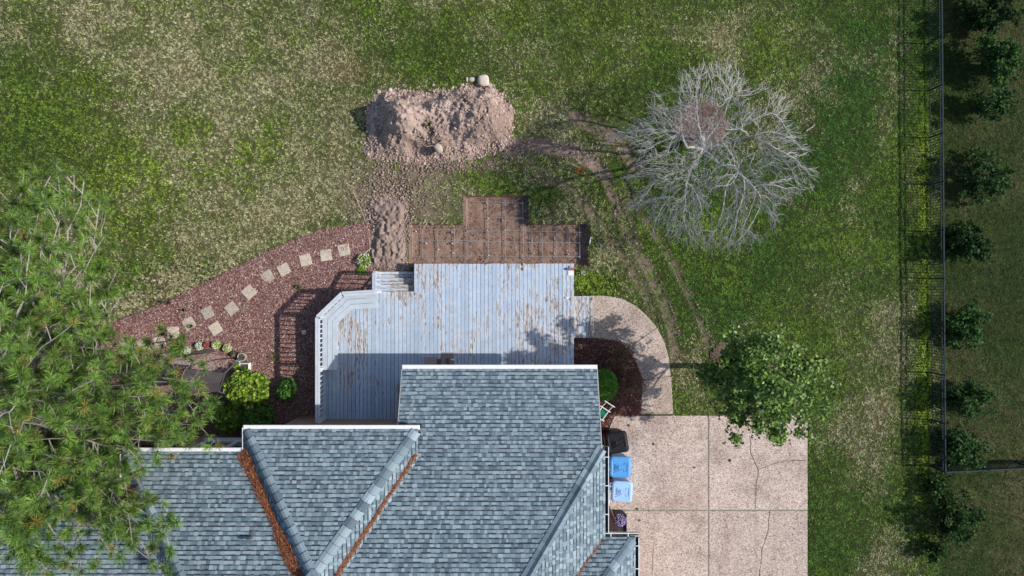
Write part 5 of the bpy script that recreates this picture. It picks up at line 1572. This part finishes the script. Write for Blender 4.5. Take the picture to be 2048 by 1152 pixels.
def bare_tree():
    rg = random.Random(91); rng = np.random.default_rng(92)
    base = P(1399, 280); root = empty('bare_tree', (base.x, base.y, .03)); tag(root, 'bare pale grey leafless tree with dense fine twigs on the lawn', 'tree')
    B0 = np.array([base.x, base.y, .03])
    # crown outline: reach of the branches by compass direction (degrees, photo pixels)
    reach = [(0, 205), (20, 165), (30, 190), (45, 175), (60, 160), (75, 175), (90, 165), (105, 160), (118, 110), (132, 150), (148, 120), (160, 150), (172, 190), (186, 195), (200, 170), (207, 95), (216, 195), (226, 150), (240, 195), (255, 180), (270, 185), (285, 200), (300, 205), (315, 200), (328, 170), (342, 225), (352, 225), (360, 205)]
    ra, rr = zip(*reach)
    n = 11000
    a = rng.random(n) * 360; t = rng.random(n) ** .56
    lim = np.interp(a, ra, rr) * (.94 + .12 * rng.random(n))
    px = 1408 + np.cos(np.radians(a)) * t * lim; py = 302 - np.sin(np.radians(a)) * t * lim
    # a flattened dome with looser layers below
    top = 4.3 - 1.5 * t ** 2; z = top - (.2 + 1.1 * rng.random(n) ** 1.4) * (1 - .35 * t)
    lump = fbm(px / 30, py / 30, 3, 2)
    keep = lump > .38 - .1 * (t < .4)
    px, py, z = px[keep], py[keep], z[keep]
    k = (H - z) / F
    A = np.stack([(px - 1024) * k, (576 - py) * k, z], -1) - B0
    f = np.array(P(1406, 297, 1.15)[:]) - B0
    nodes = [np.array([0, 0, -.08]), np.array([.0, -.01, .35]), f * .6, f]; par = [-1, 0, 1, 2]
    # main limbs leave the fork first
    for d in (-170, -140, -112, -85, -62, -35, -8, 22, 55, 88, 120, 155, 178):
        dd = math.radians(-d); L = rg.uniform(.5, 1.1); p = 3; q = f.copy()
        for i in range(int(L / .1)):
            q = q + np.array([math.cos(dd) * .085, math.sin(dd) * .085, .055 - .002 * i]) + rng.normal(0, .012, 3); nodes.append(q.copy()); par.append(p); p = len(nodes) - 1
    best = np.full(len(A), 1e9); who = np.zeros(len(A), int)
    def upd(i0):
        nonlocal best, who
        for s_ in range(i0, len(nodes), 200):
            Q = np.array(nodes[s_:s_ + 200]); D = np.linalg.norm(A[:, None, :] - Q[None], axis=2)
            m_ = D.argmin(1); dm = D[np.arange(len(A)), m_]; b = dm < best; best[b] = dm[b]; who[b] = m_[b] + s_
    upd(3); step = .07; kids = {}
    for it in range(120):
        alive = best > .10
        act = alive & (best < 1.6)
        if act.sum() < 20: break
        w = who[act]; dv = A[act] - np.array(nodes)[w]; dv /= np.linalg.norm(dv, axis=1)[:, None]
        i0 = len(nodes)
        for u_ in np.unique(w):
            if kids.get(u_, 0) > 3: continue
            d = dv[w == u_].mean(0)
            if par[u_] >= 0:
                pd = nodes[u_] - nodes[par[u_]]; d = d + .55 * pd / (np.linalg.norm(pd) + 1e-9)
            d = d / (np.linalg.norm(d) + 1e-9) + rng.normal(0, .10, 3)
            nodes.append(nodes[u_] + d / np.linalg.norm(d) * step); par.append(int(u_)); kids[u_] = kids.get(u_, 0) + 1
        if len(nodes) == i0 or len(nodes) > 20000: break
        A2 = A[alive]; A = A2; best = best[alive]; who = who[alive]
        upd(i0)
    nn = len(nodes); ch = [[] for _ in range(nn)]
    for i in range(1, nn): ch[par[i]].append(i)
    wt = np.zeros(nn)
    for i in range(nn - 1, -1, -1):
        if not ch[i]: wt[i] = 1.0
        if par[i] >= 0: wt[par[i]] += wt[i]
    rad = np.maximum(.0050 * wt ** (1 / 2.75), .0050)
    trunk, limbs, twigs = MB(), MB(), MB()
    stack = [0]
    def col(): q = rg.uniform(.82, 1.12); return (.42 * q, .40 * q, .375 * q)
    while stack:
        st = stack.pop()
        chain = [st] if par[st] < 0 else [par[st], st]
        cur = st
        while ch[cur]:
            big = max(ch[cur], key=lambda c_: wt[c_])
            for c_ in ch[cur]:
                if c_ != big: stack.append(c_)
            chain.append(big); cur = big
        if len(chain) < 2: continue
        rs = [rad[c_] for c_ in chain]
        if par[st] >= 0: rs[0] = rs[1]
        tgt = limbs if rs[0] > .017 else twigs
        pts = [Vector(nodes[c_]) for c_ in chain]
        if par[st] < 0:
            trunk.tube(pts[:5], rs[:5], 9, col()); pts = pts[3:]; rs = rs[3:]; tgt = limbs
        tgt.tube(pts, rs, 6 if tgt is limbs else 3, col(), cap=False)
    # fine outer twigs, mostly reaching outwards
    for i in range(4, nn):
        if wt[i] > 45 or rg.random() < .40: continue
        p = nodes[i]; d = p - nodes[par[i]]; d = d / (np.linalg.norm(d) + 1e-9)
        out = p - f; out[2] *= .4; out = out / (np.linalg.norm(out) + 1e-9)
        dd = d * .55 + out * .75 + rng.normal(0, .30, 3); dd /= np.linalg.norm(dd)
        L = rg.uniform(.14, .36); q = p.copy(); pts = [Vector(q)]; bend = rng.normal(0, .16, 3)
        for k_ in range(3):
            dd = dd + bend * .5 + rng.normal(0, .05, 3); dd /= np.linalg.norm(dd); q = q + dd * L / 3; pts.append(Vector(q))
        twigs.tube(pts, [.0048, .0045, .004, .003], 3, col(), cap=False)
    trunk.build('trunk', M['twig'], root, color=True); limbs.build('limbs', M['twig'], root, color=True); twigs.build('twigs', M['twig'], root, color=True)
    print('bare tree nodes', nn)
bare_tree()

def pine():
    rng = np.random.default_rng(101); rg = random.Random(101)
    base = Vector((-14.3, -3.1, 0)); root = empty('pine_tree', base); tag(root, 'tall long needled pine overhanging the roof and mulch', 'tree')
    m = MB(); m.tube([(0, 0, -.2), (.05, 0, 2), (.0, .1, 5), (-.1, .1, 8), (-.1, .15, 11), (0, .2, 13.5)], [.26, .23, .20, .16, .10, .03], 10, (.30, .25, .21)); m.build('trunk', M['bark'], root, color=True)
    br = MB(); tips = []
    def L(u, v, z): return P(u, v, z) - base
    # outer ends of the limbs that reach into view (photo pixel, height)
    T = [(45, 350, 5.0), (100, 352, 5.6), (165, 355, 5.2), (20, 420, 6.4), (120, 430, 6.2), (195, 400, 4.6), (215, 470, 4.6), (60, 500, 7.0), (235, 540, 4.6), (160, 520, 6.0), (240, 590, 4.4), (90, 600, 7.0), (180, 620, 6.0), (20, 560, 7.6), (215, 650, 4.8),
         (60, 680, 7.6), (150, 700, 6.6), (240, 690, 5.6), (300, 720, 5.0), (350, 705, 4.6), (385, 715, 4.4), (340, 760, 5.4), (395, 765, 4.4), (270, 770, 6.2), (190, 760, 7.0), (100, 780, 7.6), (400, 800, 4.8), (355, 830, 5.4), (395, 850, 4.4), (290, 840, 6.2), (210, 850, 7.0), (120, 860, 7.6),
         (30, 800, 8.4), (40, 900, 8.4), (330, 880, 5.4), (380, 890, 4.9), (260, 900, 6.2), (180, 930, 6.8), (100, 950, 7.4), (250, 960, 6.0), (320, 1010, 6.2), (280, 1050, 6.4), (200, 1020, 6.8), (120, 1040, 7.2), (40, 1000, 8.0), (330, 1060, 6.1), (230, 1110, 6.6), (150, 1130, 7.0), (60, 1120, 7.6), (300, 1120, 6.2), (20, 1080, 8.4), (100, 1150, 7.6), (5, 640, 8.2), (10, 720, 8.6), (200, 700, 6.4), (310, 790, 5.8), (230, 810, 6.6), (140, 650, 6.8), (70, 420, 6.2)]
    T = T + [(u + rg.uniform(-32, 22), v + rg.uniform(-28, 28), z - rg.uniform(.3, 1.0)) for u, v, z in T] + [(rg.uniform(5, 310), rg.uniform(960, 1150), rg.uniform(6.3, 7.6)) for k in range(5)]
    limb_tips = []
    for (u, v, z) in T:
        e = L(u, v, z)
        zo = z - rg.uniform(.2, 1.0) - .12 * math.hypot(e.x, e.y)
        s0 = Vector((0, .08, max(2.4, zo)))
        limb_tips.append((s0, e))
    # the far side of the tree, out of view, keeps the crown whole
    for k in range(22):
        a = rg.uniform(math.pi * .55, math.pi * 1.45); z = rg.uniform(5, 12); r = (13.5 - z) * rg.uniform(.3, .5)
        limb_tips.append((Vector((0, .08, z - .8)), Vector((math.cos(a) * r, math.sin(a) * r, z))))
    for s0, e in limb_tips:
        n = 9; pts = []; w = Vector((rg.uniform(-.45, .45), rg.uniform(-.45, .45), rg.uniform(-.35, .1)))
        for i in range(n + 1):
            t = i / n; p = s0.lerp(e, t) + w * math.sin(t * math.pi) + Vector((rg.gauss(0, .05), rg.gauss(0, .05), rg.gauss(0, .05))) * (1 if i else 0); pts.append(p)
        k = rg.uniform(.8, 1.25); cc = (.33 * k, .295 * k, .265 * k)
        br.tube(pts, [.036 * (1 - .8 * i / n) + .004 for i in range(n + 1)], 6, cc, cap=False)
        for j in range(8):
            t = rg.uniform(.36, 1.0); f = t * n; i = min(int(f), n - 1); p = pts[i].lerp(pts[i + 1], f - i); d = (pts[i + 1] - pts[i]).normalized()
            d2 = Matrix.Rotation(rg.choice((-1, 1)) * rg.uniform(.4, 1.1), 3, 'Z') @ d; d2.z += rg.uniform(.0, .4)
            ln = rg.uniform(.35, .85); q1 = p + d2 * ln * .5 + Vector((0, 0, .04)); q2 = p + d2 * ln + Vector((rg.gauss(0, .06), rg.gauss(0, .06), .12))
            br.tube([p, q1, q2], [.014, .010, .006], 4, cc, cap=False)
            tips.append((q2, (q2 - q1).normalized()))
            for s in range(2):
                t2 = rg.uniform(.35, .9); b0 = p.lerp(q2, t2); d3 = (d2 + Vector((rg.gauss(0, .7), rg.gauss(0, .7), rg.uniform(0, .7)))).normalized(); q3 = b0 + d3 * rg.uniform(.12, .3)
                br.tube([b0, q3], [.008, .005], 4, cc, cap=False); tips.append((q3, d3))
        tips.append((pts[-1], (pts[-1] - pts[-2]).normalized()))
    br.build('branches', M['bark'], root, color=True)
    n = len(tips); nn = 62
    C = np.array([t[0][:] for t in tips]); D = np.array([t[1][:] for t in tips])
    tot = n * nn
    Ci = np.repeat(C, nn, 0); Di = np.repeat(D, nn, 0)
    dirs = rand_dirs(tot, rng) + Di * .75 + np.array([0, 0, .35]); dirs /= np.linalg.norm(dirs, axis=1)[:, None]
    back = rng.random(tot)[:, None] * .10
    st = Ci - Di * back
    Ln = np.repeat(.17 + .08 * rng.random(n), nn) * (.75 + .4 * rng.random(tot))
    en = st + dirs * Ln[:, None]; en[:, 2] -= .015
    side = np.cross(dirs, rand_dirs(tot, rng)); side /= np.linalg.norm(side, axis=1)[:, None]; side *= .0056
    V = np.stack([st - side, st + side, en + side * .5, en - side * .5], 1).reshape(-1, 3)
    tone = np.repeat(.46 + .82 * rng.random(n), nn)
    old = np.repeat(rng.random(n) < .05, nn)
    c = pick_cols([(.145, .275, .045), (.095, .20, .038), (.22, .345, .055), (.36, .40, .10)], [4, 3, 2, .8], tot, rng, .8, 1.2) * tone[:, None]
    c = np.where((old & (rng.random(tot) < .7))[:, None], np.array([.34, .25, .07]), c)
    np_mesh('needles', V, np.arange(tot * 4).reshape(tot, 4), M['needle'], root, rep_col(c, 4))
pine()

def row_trees():
    DKP = ([(.024, .060, .014), (.036, .085, .018), (.015, .036, .010), (.06, .12, .022)], [4, 3, 3, 1])
    spots = [(1985, 28, 58, 3200, 'young evergreen tree beyond the fence, topmost of the row, tallest foliage', 1.2), (1996, 118, 58, 3200, 'young dense evergreen tree beyond the fence, second of the row from its leafy far end', 1.2),
             (1985, 215, 46, 1100, 'sparse thin evergreen sapling beyond the fence between two dense ones', 1.0), (1968, 352, 66, 2600, 'wide spreading evergreen tree beyond the fence next after the sparse sapling', 1.0),
             (1938, 492, 50, 2600, 'young evergreen tree close to the fence, fifth counted from the fence corner', .9), (1934, 655, 48, 2600, 'young evergreen tree close to the fence, third counted from the fence corner', .9),
             (1932, 795, 46, 2600, 'young evergreen tree close to the fence, second counted from the fence corner', .9), (1925, 895, 50, 2600, 'young evergreen tree filling the inside of the fence corner', .9),
             (1872, 968, 26, 900, 'small dark evergreen shrub just outside the fence corner', .45), (1915, 1045, 62, 2600, 'wide open branched evergreen tree outside the fence corner', 1.0), (1868, 1102, 24, 900, 'small dark evergreen shrub beside the wide open branched tree', .45)]
    for j, (u, v, rp, n, lab, zc) in enumerate(spots):
        rng = np.random.default_rng(120 + j); rg = random.Random(120 + j)
        zc *= .60; c = P(u, v, zc); r = rp / 60.0
        root = empty('evergreen_tree', (c.x, c.y, 0)); tag(root, lab, 'tree', 'young evergreens along the boundary')
        m = MB(); m.tube([(0, 0, -.1), (.02, .01, zc * .6), (0, 0, zc * 1.9)], [.045, .035, .008], 7, (.14, .11, .09)); m.build('trunk', M['bark'], root, color=True)
        br = MB(); tips = []
        for k in range(34 if n > 1500 else 18):
            a = rg.uniform(0, 6.283); z = rg.uniform(.25, 1.75) * zc; rr = r * rg.uniform(.45, 1.12) * (1.1 - .45 * z / (1.8 * zc))
            e = Vector((math.cos(a) * rr, math.sin(a) * rr, z + rg.uniform(0, .25))); s0 = Vector((0, 0, z * .8)); mid = s0.lerp(e, .5) + Vector((0, 0, .06))
            br.tube([s0, mid, e], [.014, .010, .004], 4, (.12, .1, .08), cap=False)
            for q in range(8): t = rg.uniform(.3, 1.0); tips.append((s0.lerp(e, t) + Vector((rg.gauss(0, .07), rg.gauss(0, .07), rg.gauss(.02, .06))))[:])
        br.build('branches', M['bark'], root, color=True)
        rg2 = rg.uniform(.75, 1.5); n = int(n * rg.uniform(1.2, 2.0)); tips = np.array(tips); i = rng.integers(0, len(tips), n)
        Pn = tips[i] + rng.normal(0, .055, (n, 3)); Pn[:, 2] = np.maximum(Pn[:, 2], .05)
        crown_mesh('crown', Pn, .088, [tuple(np.array(q) * rg2) for q in DKP[0]], DKP[1], rng, root, mat='dark_leaf', up=.5)
row_trees()

# ------------------------------------------------------------------ fence
def fence():
    hf = .82
    A = P(1884, -60, hf); Bc = P(1892, 945, hf); Cc = P(2120, 934, hf)
    A.z = Bc.z = Cc.z = 0
    root = empty('metal_fence', Bc); tag(root, 'dark green metal picket fence running along the lawn edge with a corner', 'fence')
    inv = Matrix.Translation(-Vector(Bc))
    pk = MB(); pk.tube([(0, 0, .03), (0, 0, hf - .06)], .0105, 5); pm = None
    ps = MB(); ps.box((0, 0, hf / 2), (.05, .05, hf + .04), bev=.012)
    po = MB()
    proto_p = pk.build('picket', M['fence']); proto_s = ps.build('post', M['fence'])
    def place(proto, p, first):
        o = proto if first else proto.copy()
        if not first: COL.objects.link(o)
        o.parent = root; o.location = p - Bc; o.rotation_euler = (0, 0, 0)
    fp = fs = True
    for a, b, n in ((Bc, A, 10.35), (Bc, Cc, 2.6)):
        d = b - a; ln = d.length; d.normalize(); pitch = ln / n
        for z, s in ((hf - .02, (.038, .032)), (hf - .16, (.028, .024)), (.10, (.028, .024))):
            k = 0
            while k * pitch < ln - .05:
                e = min((k + 1) * pitch, ln); s0, s1 = a + d * (k * pitch + .026), a + d * (e - .026)
                if (s1 - s0).length > .1:
                    m = MB(); m.box(((s0 + s1) / 2 + Vector((0, 0, z))), ((s1 - s0).length, s[0], s[1]), math.atan2(d.y, d.x)); o = m.build('rail', M['fence'], root); o.matrix_parent_inverse = inv
                k += 1
        k = 0
        while k * pitch <= ln:
            if not (k == 0 and a is Bc and b is Cc): place(proto_s, a + d * (k * pitch), fs); fs = False
            for j in range(1, 17):
                q = k * pitch + pitch * j / 17
                if q < ln - .02: place(proto_p, a + d * q, fp); fp = False
            k += 1
fence()

# ------------------------------------------------------------------ wheeled bins, planter, garden things
def bin_(u, v, rz, mat, label, s=1.0):
    c = P(u, v, 1.05); root = empty('wheeled_bin', (c.x, c.y, .045), rz); tag(root, label, 'bin')
    # local: +x is the front, -x the handle side
    def ringp(hx, hy, r, z, x0=0.0):
        pts = []
        for sx, sy, a0 in ((1, 1, 0), (-1, 1, 90), (-1, -1, 180), (1, -1, 270)):
            for k in range(4):
                a = math.radians(a0 + k * 30); pts.append((x0 + sx * (hx - r) + math.cos(a) * r, sy * (hy - r) + math.sin(a) * r, z))
        return pts
    def loft(rings, cap=True):
        n = len(rings[0]); V = [p for r in rings for p in r]; Fc = []
        for i in range(len(rings) - 1):
            for k in range(n): Fc.append((i * n + k, i * n + (k + 1) % n, (i + 1) * n + (k + 1) % n, (i + 1) * n + k))
        if cap: Fc += [tuple(reversed(range(n))), tuple(range((len(rings) - 1) * n, len(rings) * n))]
        m = MB(); m.add(V, Fc); return m
    loft([ringp(.25, .25, .05, .06, .03), ringp(.27, .27, .06, .3, .02), ringp(.33, .33, .07, .93, 0), ringp(.355, .355, .07, .945, 0), ringp(.355, .355, .07, .985, 0)]).build('bin_body', M[mat], root)
    lid = loft([ringp(.365, .365, .10, .985, 0), ringp(.37, .37, .11, 1.01, 0), ringp(.35, .35, .11, 1.04, 0), ringp(.29, .30, .10, 1.058, -.01), ringp(.27, .28, .09, 1.05, -.01)]).build('lid', M[mat], root)
    def ridge(pts, closed=False):
        m = MB(); m.tube([(x, y, 1.054) for x, y in pts], .013, 5, closed=closed); o = m.build('lid_ridge', M[mat], lid); return o
    ridge([(-.24, -.20), (.02, -.075), (.14, -.075)]); ridge([(-.24, .20), (.02, .075), (.14, .075)])
    ridge([(.14, -.075), (.14, -.15), (.24, -.15)]); ridge([(.14, .075), (.14, .15), (.24, .15)]); ridge([(.24, -.15), (.24, .15)])
    ridge([(-.20, -.12), (-.20, .12), (-.04, .065), (-.04, -.065)], True)
    for k in range(3): ridge([(-.16 + k * .04, -.08 + k * .012), (-.16 + k * .04, .08 - k * .012)])
    m = MB(); m.tube([(-.33, -.27, .97), (-.43, -.27, 1.0), (-.44, -.25, 1.0), (-.44, .25, 1.0), (-.43, .27, 1.0), (-.33, .27, .97)], .016, 7); m.build('handle', M[mat], root)
    for y in (-.16, 0, .16):
        m = MB(); m.box((-.39, y, 1.0), (.10, .04, .025)); m.build('hinge', M[mat], root)
    for y in (-.24, .24):
        w = MB(); n = 18
        V = [(-.26 + math.cos(6.283 * k / n) * .13, y + s * .03, .13 + math.sin(6.283 * k / n) * .13) for s in (-1, 1) for k in range(n)]
        w.add(V, [tuple(range(n)), tuple(reversed(range(n, 2 * n)))] + [(k, k + n, (k + 1) % n + n, (k + 1) % n) for k in range(n)]); w.build('wheel', M['black_plastic'], root)
    root.scale = (s, s, 1)
bin_(1234.5, 885, math.radians(9), 'black_plastic', 'black wheeled rubbish bin on the driveway beside the house', .95)
bin_(1240.5, 934, math.radians(-2), 'blue_plastic', 'mid blue wheeled recycling bin between the black and the pale bins', .94)
bin_(1244, 983, math.radians(-3), 'pale_blue_plastic', 'faded pale blue wheeled recycling bin next to the planter', .93)

def planter():
    c = Vector((3.63, -7.90, .045)); root = empty('planter', c); tag(root, 'black rectangular planter of purple flowers at the brick corner', 'planter')
    m = MB(); V = []; 
    for h, z in ((.15, 0), (.19, .55), (.20, .55), (.20, .60), (.175, .60), (.17, .53)):
        V += [(x * h, y * (h + .15), z) for x, y in ((-1, -1), (1, -1), (1, 1), (-1, 1))]
    m.add(V, [(3, 2, 1, 0)] + [(4 * i + k, 4 * i + (k + 1) % 4, 4 * i + 4 + (k + 1) % 4, 4 * i + 4 + k) for i in range(5) for k in range(4)]); m.build('pot', M['pot'], root)
    m = MB(); m.box((0, 0, .51), (.34, .64, .04)); m.build('soil', M['pot'], root)
    rng = np.random.default_rng(131); n = 700; d = rand_dirs(n, rng); d[:, 2] = np.abs(d[:, 2])
    Pn = d * (.4 + .6 * rng.random(n) ** .5)[:, None] * np.array([.21, .19, .2]) + np.array([-.02, .15, .54]); crown_mesh('foliage', Pn, .05, *DG, rng, root)
    n = 110; d = rand_dirs(n, rng); d[:, 2] = np.abs(d[:, 2]) + .2; d /= np.linalg.norm(d, axis=1)[:, None]; Pn = d * np.array([.22, .20, .22]) + np.array([-.02, .15, .55])
    V, Fq = leaf_mesh(Pn, .045, rng, 1.5, .5, 0); np_mesh('petals', V, Fq, M['flower'], root, rep_col(pick_cols([(.30, .22, .55), (.42, .34, .66), (.22, .14, .42)], [1, 1, 1], n, rng), 4))
planter()
def pot(u, v, r, h, mat, label, seed):
    c = P(u, v, h); root = empty('flower_pot', (c.x, c.y, .05)); tag(root, label, 'pot')
    m = MB(); m.lathe([(.001, 0), (r * .75, 0), (r, h - .03), (r * 1.06, h - .03), (r * 1.06, h), (r * .86, h), (r * .84, h - .06)], (0, 0, 0), 24); m.build('pot', M[mat], root, smooth=False)
    m = MB(); m.lathe([(.001, h - .05), (r * .85, h - .055)], (0, 0, 0), 20); m.build('soil', M['timber'], root)
    rng = np.random.default_rng(seed); n = 70; a = rng.random(n) * 6.28; rr = r * .75 * np.sqrt(rng.random(n))
    crown_mesh('foliage', np.stack([rr * np.cos(a), rr * np.sin(a), np.full(n, h - .03) + .05 * rng.random(n)], -1), .05, [(.2, .17, .07), (.14, .14, .05), (.28, .2, .1)], [1, 1, 1], rng, root)
pot(484, 714, .135, .24, 'concrete_rim', 'round pot with pale grey rim at the end of the pebble bed', 141)
pot(468, 708, .10, .16, 'timber', 'small dark brown pot beside the grey rimmed pot', 142)
c = P(490, 736, .25); root = empty('square_planter', (c.x - .02, c.y, .05)); tag(root, 'square white planter frame holding a spiky yellow green plant', 'planter')
for dx, dy, sx, sy in ((0, .15, .33, .03), (0, -.15, .33, .03), (.15, 0, .03, .27), (-.15, 0, .03, .27)):
    m = MB(); m.box((dx, dy, .12), (sx, sy, .24), bev=.005); m.build('side_board', M['white'], root)
m = MB(); m.box((0, 0, .10), (.27, .27, .18)); m.build('soil', M['timber'], root)
w = weed(481, 735, .26, 'spiky yellow green grass plant spilling from the square white planter', 143, YG, 46, .26)
m = MB(); m.tube([P(472, 720, .1), P(481, 725, .1)], .022, 8); tag(m.build('white_stake', M['white']), 'short white stake beside the grey rimmed pot', 'stake')
m = MB(); pl = PX([(340, 713), (378, 706), (418, 698), (424, 700), (429, 704), (400, 708), (372, 712), (345, 718)], .16); m.prism(pl, .03, .16); tag(m.build('landscape_timber', M['timber']), 'dark slab edging between pebble bed and flowers', 'edging')
# small black path light
c = P(340, 605, .2); root = empty('path_light', (c.x, c.y, 0)); tag(root, 'small black path light at the lawn edge of the mulch', 'garden light')
m = MB(); m.tube([(0, 0, 0), (0, 0, .30)], .012, 8); m.build('stake', M['black_plastic'], root)
m = MB(); m.lathe([(.001, .40), (.03, .39), (.055, .33), (.05, .32), (.035, .30), (.001, .29)], (0, 0, 0), 14); m.build('lamp_head', M['black_plastic'], root)

def swing():
    root = empty('garden_swing', P(395, 770)); tag(root, 'garden swing seat with dark canopy beside the yellow green bush', 'swing')
    inv = Matrix.Translation(-Vector(root.location))
    def ch(o): o.parent = root; o.matrix_parent_inverse = inv
    Z = 1.62
    q = [P(372, 738, Z), P(449, 746, Z - .04), P(436, 783, Z - .10), P(352, 790, Z - .12)]
    mid1 = q[0].lerp(q[3], .5) + Vector((0, 0, .10)); mid2 = q[1].lerp(q[2], .5) + Vector((0, 0, .10))
    m = MB(); V = [q[0], q[1], mid2, mid1, q[2], q[3]]; V += [p - Vector((0, 0, .02)) for p in V]
    m.add(V, [(0, 3, 2, 1), (3, 5, 4, 2), (6, 7, 8, 9), (9, 8, 10, 11), (0, 1, 7, 6), (1, 2, 8, 7), (2, 4, 10, 8), (4, 5, 11, 10), (5, 3, 9, 11), (3, 0, 6, 9)])
    o = m.build('canopy', M['canvas']); ch(o)
    m = MB(); 
    for a, b in ((q[0], q[1]), (q[1], q[2]), (q[2], q[3])):
        a, b = a - Vector((0, 0, .02)), b - Vector((0, 0, .02)); d = (b - a).normalized(); nn = Vector((-d.y, d.x, 0)) * .004
        m.add([a + nn, b + nn, b + nn - Vector((0, 0, .11)), a + nn - Vector((0, 0, .11)), a - nn, b - nn, b - nn - Vector((0, 0, .11)), a - nn - Vector((0, 0, .11))], [(0, 1, 2, 3), (7, 6, 5, 4), (3, 2, 6, 7)])
    o = m.build('valance', M['canvas']); ch(o)
    for p, s in ((q[1], (.05, .25)), (q[2], (.05, -.25)), (q[0], (-.05, .25)), (q[3], (-.05, -.2))):
        m = MB(); m.tube([p - Vector((0, 0, .03)), p + Vector((s[0], s[1], -.8)), Vector((p.x + s[0] * 1.6, p.y + s[1] * 1.5, .06))], .02, 8); o = m.build('leg', M['grey_tube']); ch(o)
    c = (q[0] + q[1] + q[2] + q[3]) / 4
    d = (q[1] - q[0]); d.z = 0; d.normalize(); nn = Vector((-d.y, d.x, 0))
    for k in range(7):
        m = MB(); pos = c + nn * (-.12 - k * .075); m.tube([pos - d * .55 + Vector((0, 0, .45 - c.z)), pos + d * .72 + Vector((0, 0, .45 - c.z + .02 * k))], .012, 6); o = m.build('seat_slat', M['grey_tube']); ch(o)
    for sd in (-.5, .68):
        m = MB(); a = c + d * sd; m.tube([Vector((a.x, a.y, .45)), Vector((a.x, a.y, Z - .1))], .01, 6); o = m.build('hanger_rod', M['grey_tube']); ch(o)
        m = MB(); m.tube([Vector((a.x, a.y, .43)) - nn * .05, Vector((a.x, a.y, .43)) - nn * .62, Vector((a.x, a.y, .75)) - nn * .75], .016, 6); o = m.build('seat_frame', M['grey_tube']); ch(o)
swing()

def hose_reel():
    c = P(1204.5, 826, .55); root = empty('hose_reel_cart', (c.x, c.y, .06), math.radians(-33)); tag(root, 'white framed hose reel cart with green reel beside the house corner', 'hose reel')
    for x in (-.13, .13):
        m = MB(); m.tube([(x, -.24, .02), (x, -.22, .5), (x, .2, .55), (x, .42, .72)], .017, 7); m.build('side_frame', M['white'], root)
    for y, z in ((-.2, .53), (.17, .56), (.4, .71)):
        m = MB(); m.tube([(-.2, y, z), (.2, y, z)], .017, 7); m.build('cross_bar', M['white'], root)
    m = MB(); n = 20
    V = [(s * .11, math.cos(6.283 * k / n) * .15 - .02, .36 + math.sin(6.283 * k / n) * .15) for s in (-1, 1) for k in range(n)]
    m.add(V, [tuple(range(n)), tuple(reversed(range(n, 2 * n)))] + [(k, k + n, (k + 1) % n + n, (k + 1) % n) for k in range(n)]); m.build('reel', M['green_panel'], root)
    for k in range(4):
        m = MB(); m.tube([(-.09 + k * .06, math.cos(6.283 * j / 18) * .165 - .02, .36 + math.sin(6.283 * j / 18) * .165) if True else 0 for j in range(18)] if False else
                         [Vector((-.09 + k * .06, math.cos(6.283 * j / 18) * .165 - .02, .36 + math.sin(6.283 * j / 18) * .165)) for j in range(18)], .018, 6, closed=True); m.build('hose_coil', M['green_panel'], root)
    for x in (-.17, .17):
        m = MB(); m.box((x, -.22, .09), (.03, .16, .16)); m.build('wheel', M['black_plastic'], root)
hose_reel()
# a few dark fallen leaves on the driveway
for k, (u, v, lab) in enumerate(((1258, 851, 'dark fallen leaf on the driveway above the black bin'), (1307, 888, 'dark fallen leaf on the driveway out from the black bin'), (1275, 1018, 'dark fallen leaf on the slab joint by the pale bin'), (1280, 1041, 'dark fallen leaf on the driveway beside the planter'), (1460, 921, 'dark fallen leaf on the driveway slab below the leafy tree'), (1389, 935, 'dark fallen leaf on the driveway near the long joint'))):
    rng = np.random.default_rng(150 + k); V, Fq = leaf_mesh(np.array([P(u, v, .07)[:]]), .11, rng, 3, .35, .1); tag(np_mesh('fallen_leaf', V, Fq, M['leaf'], None, np.tile((.05, .06, .025), (4, 1))), lab, 'leaf')
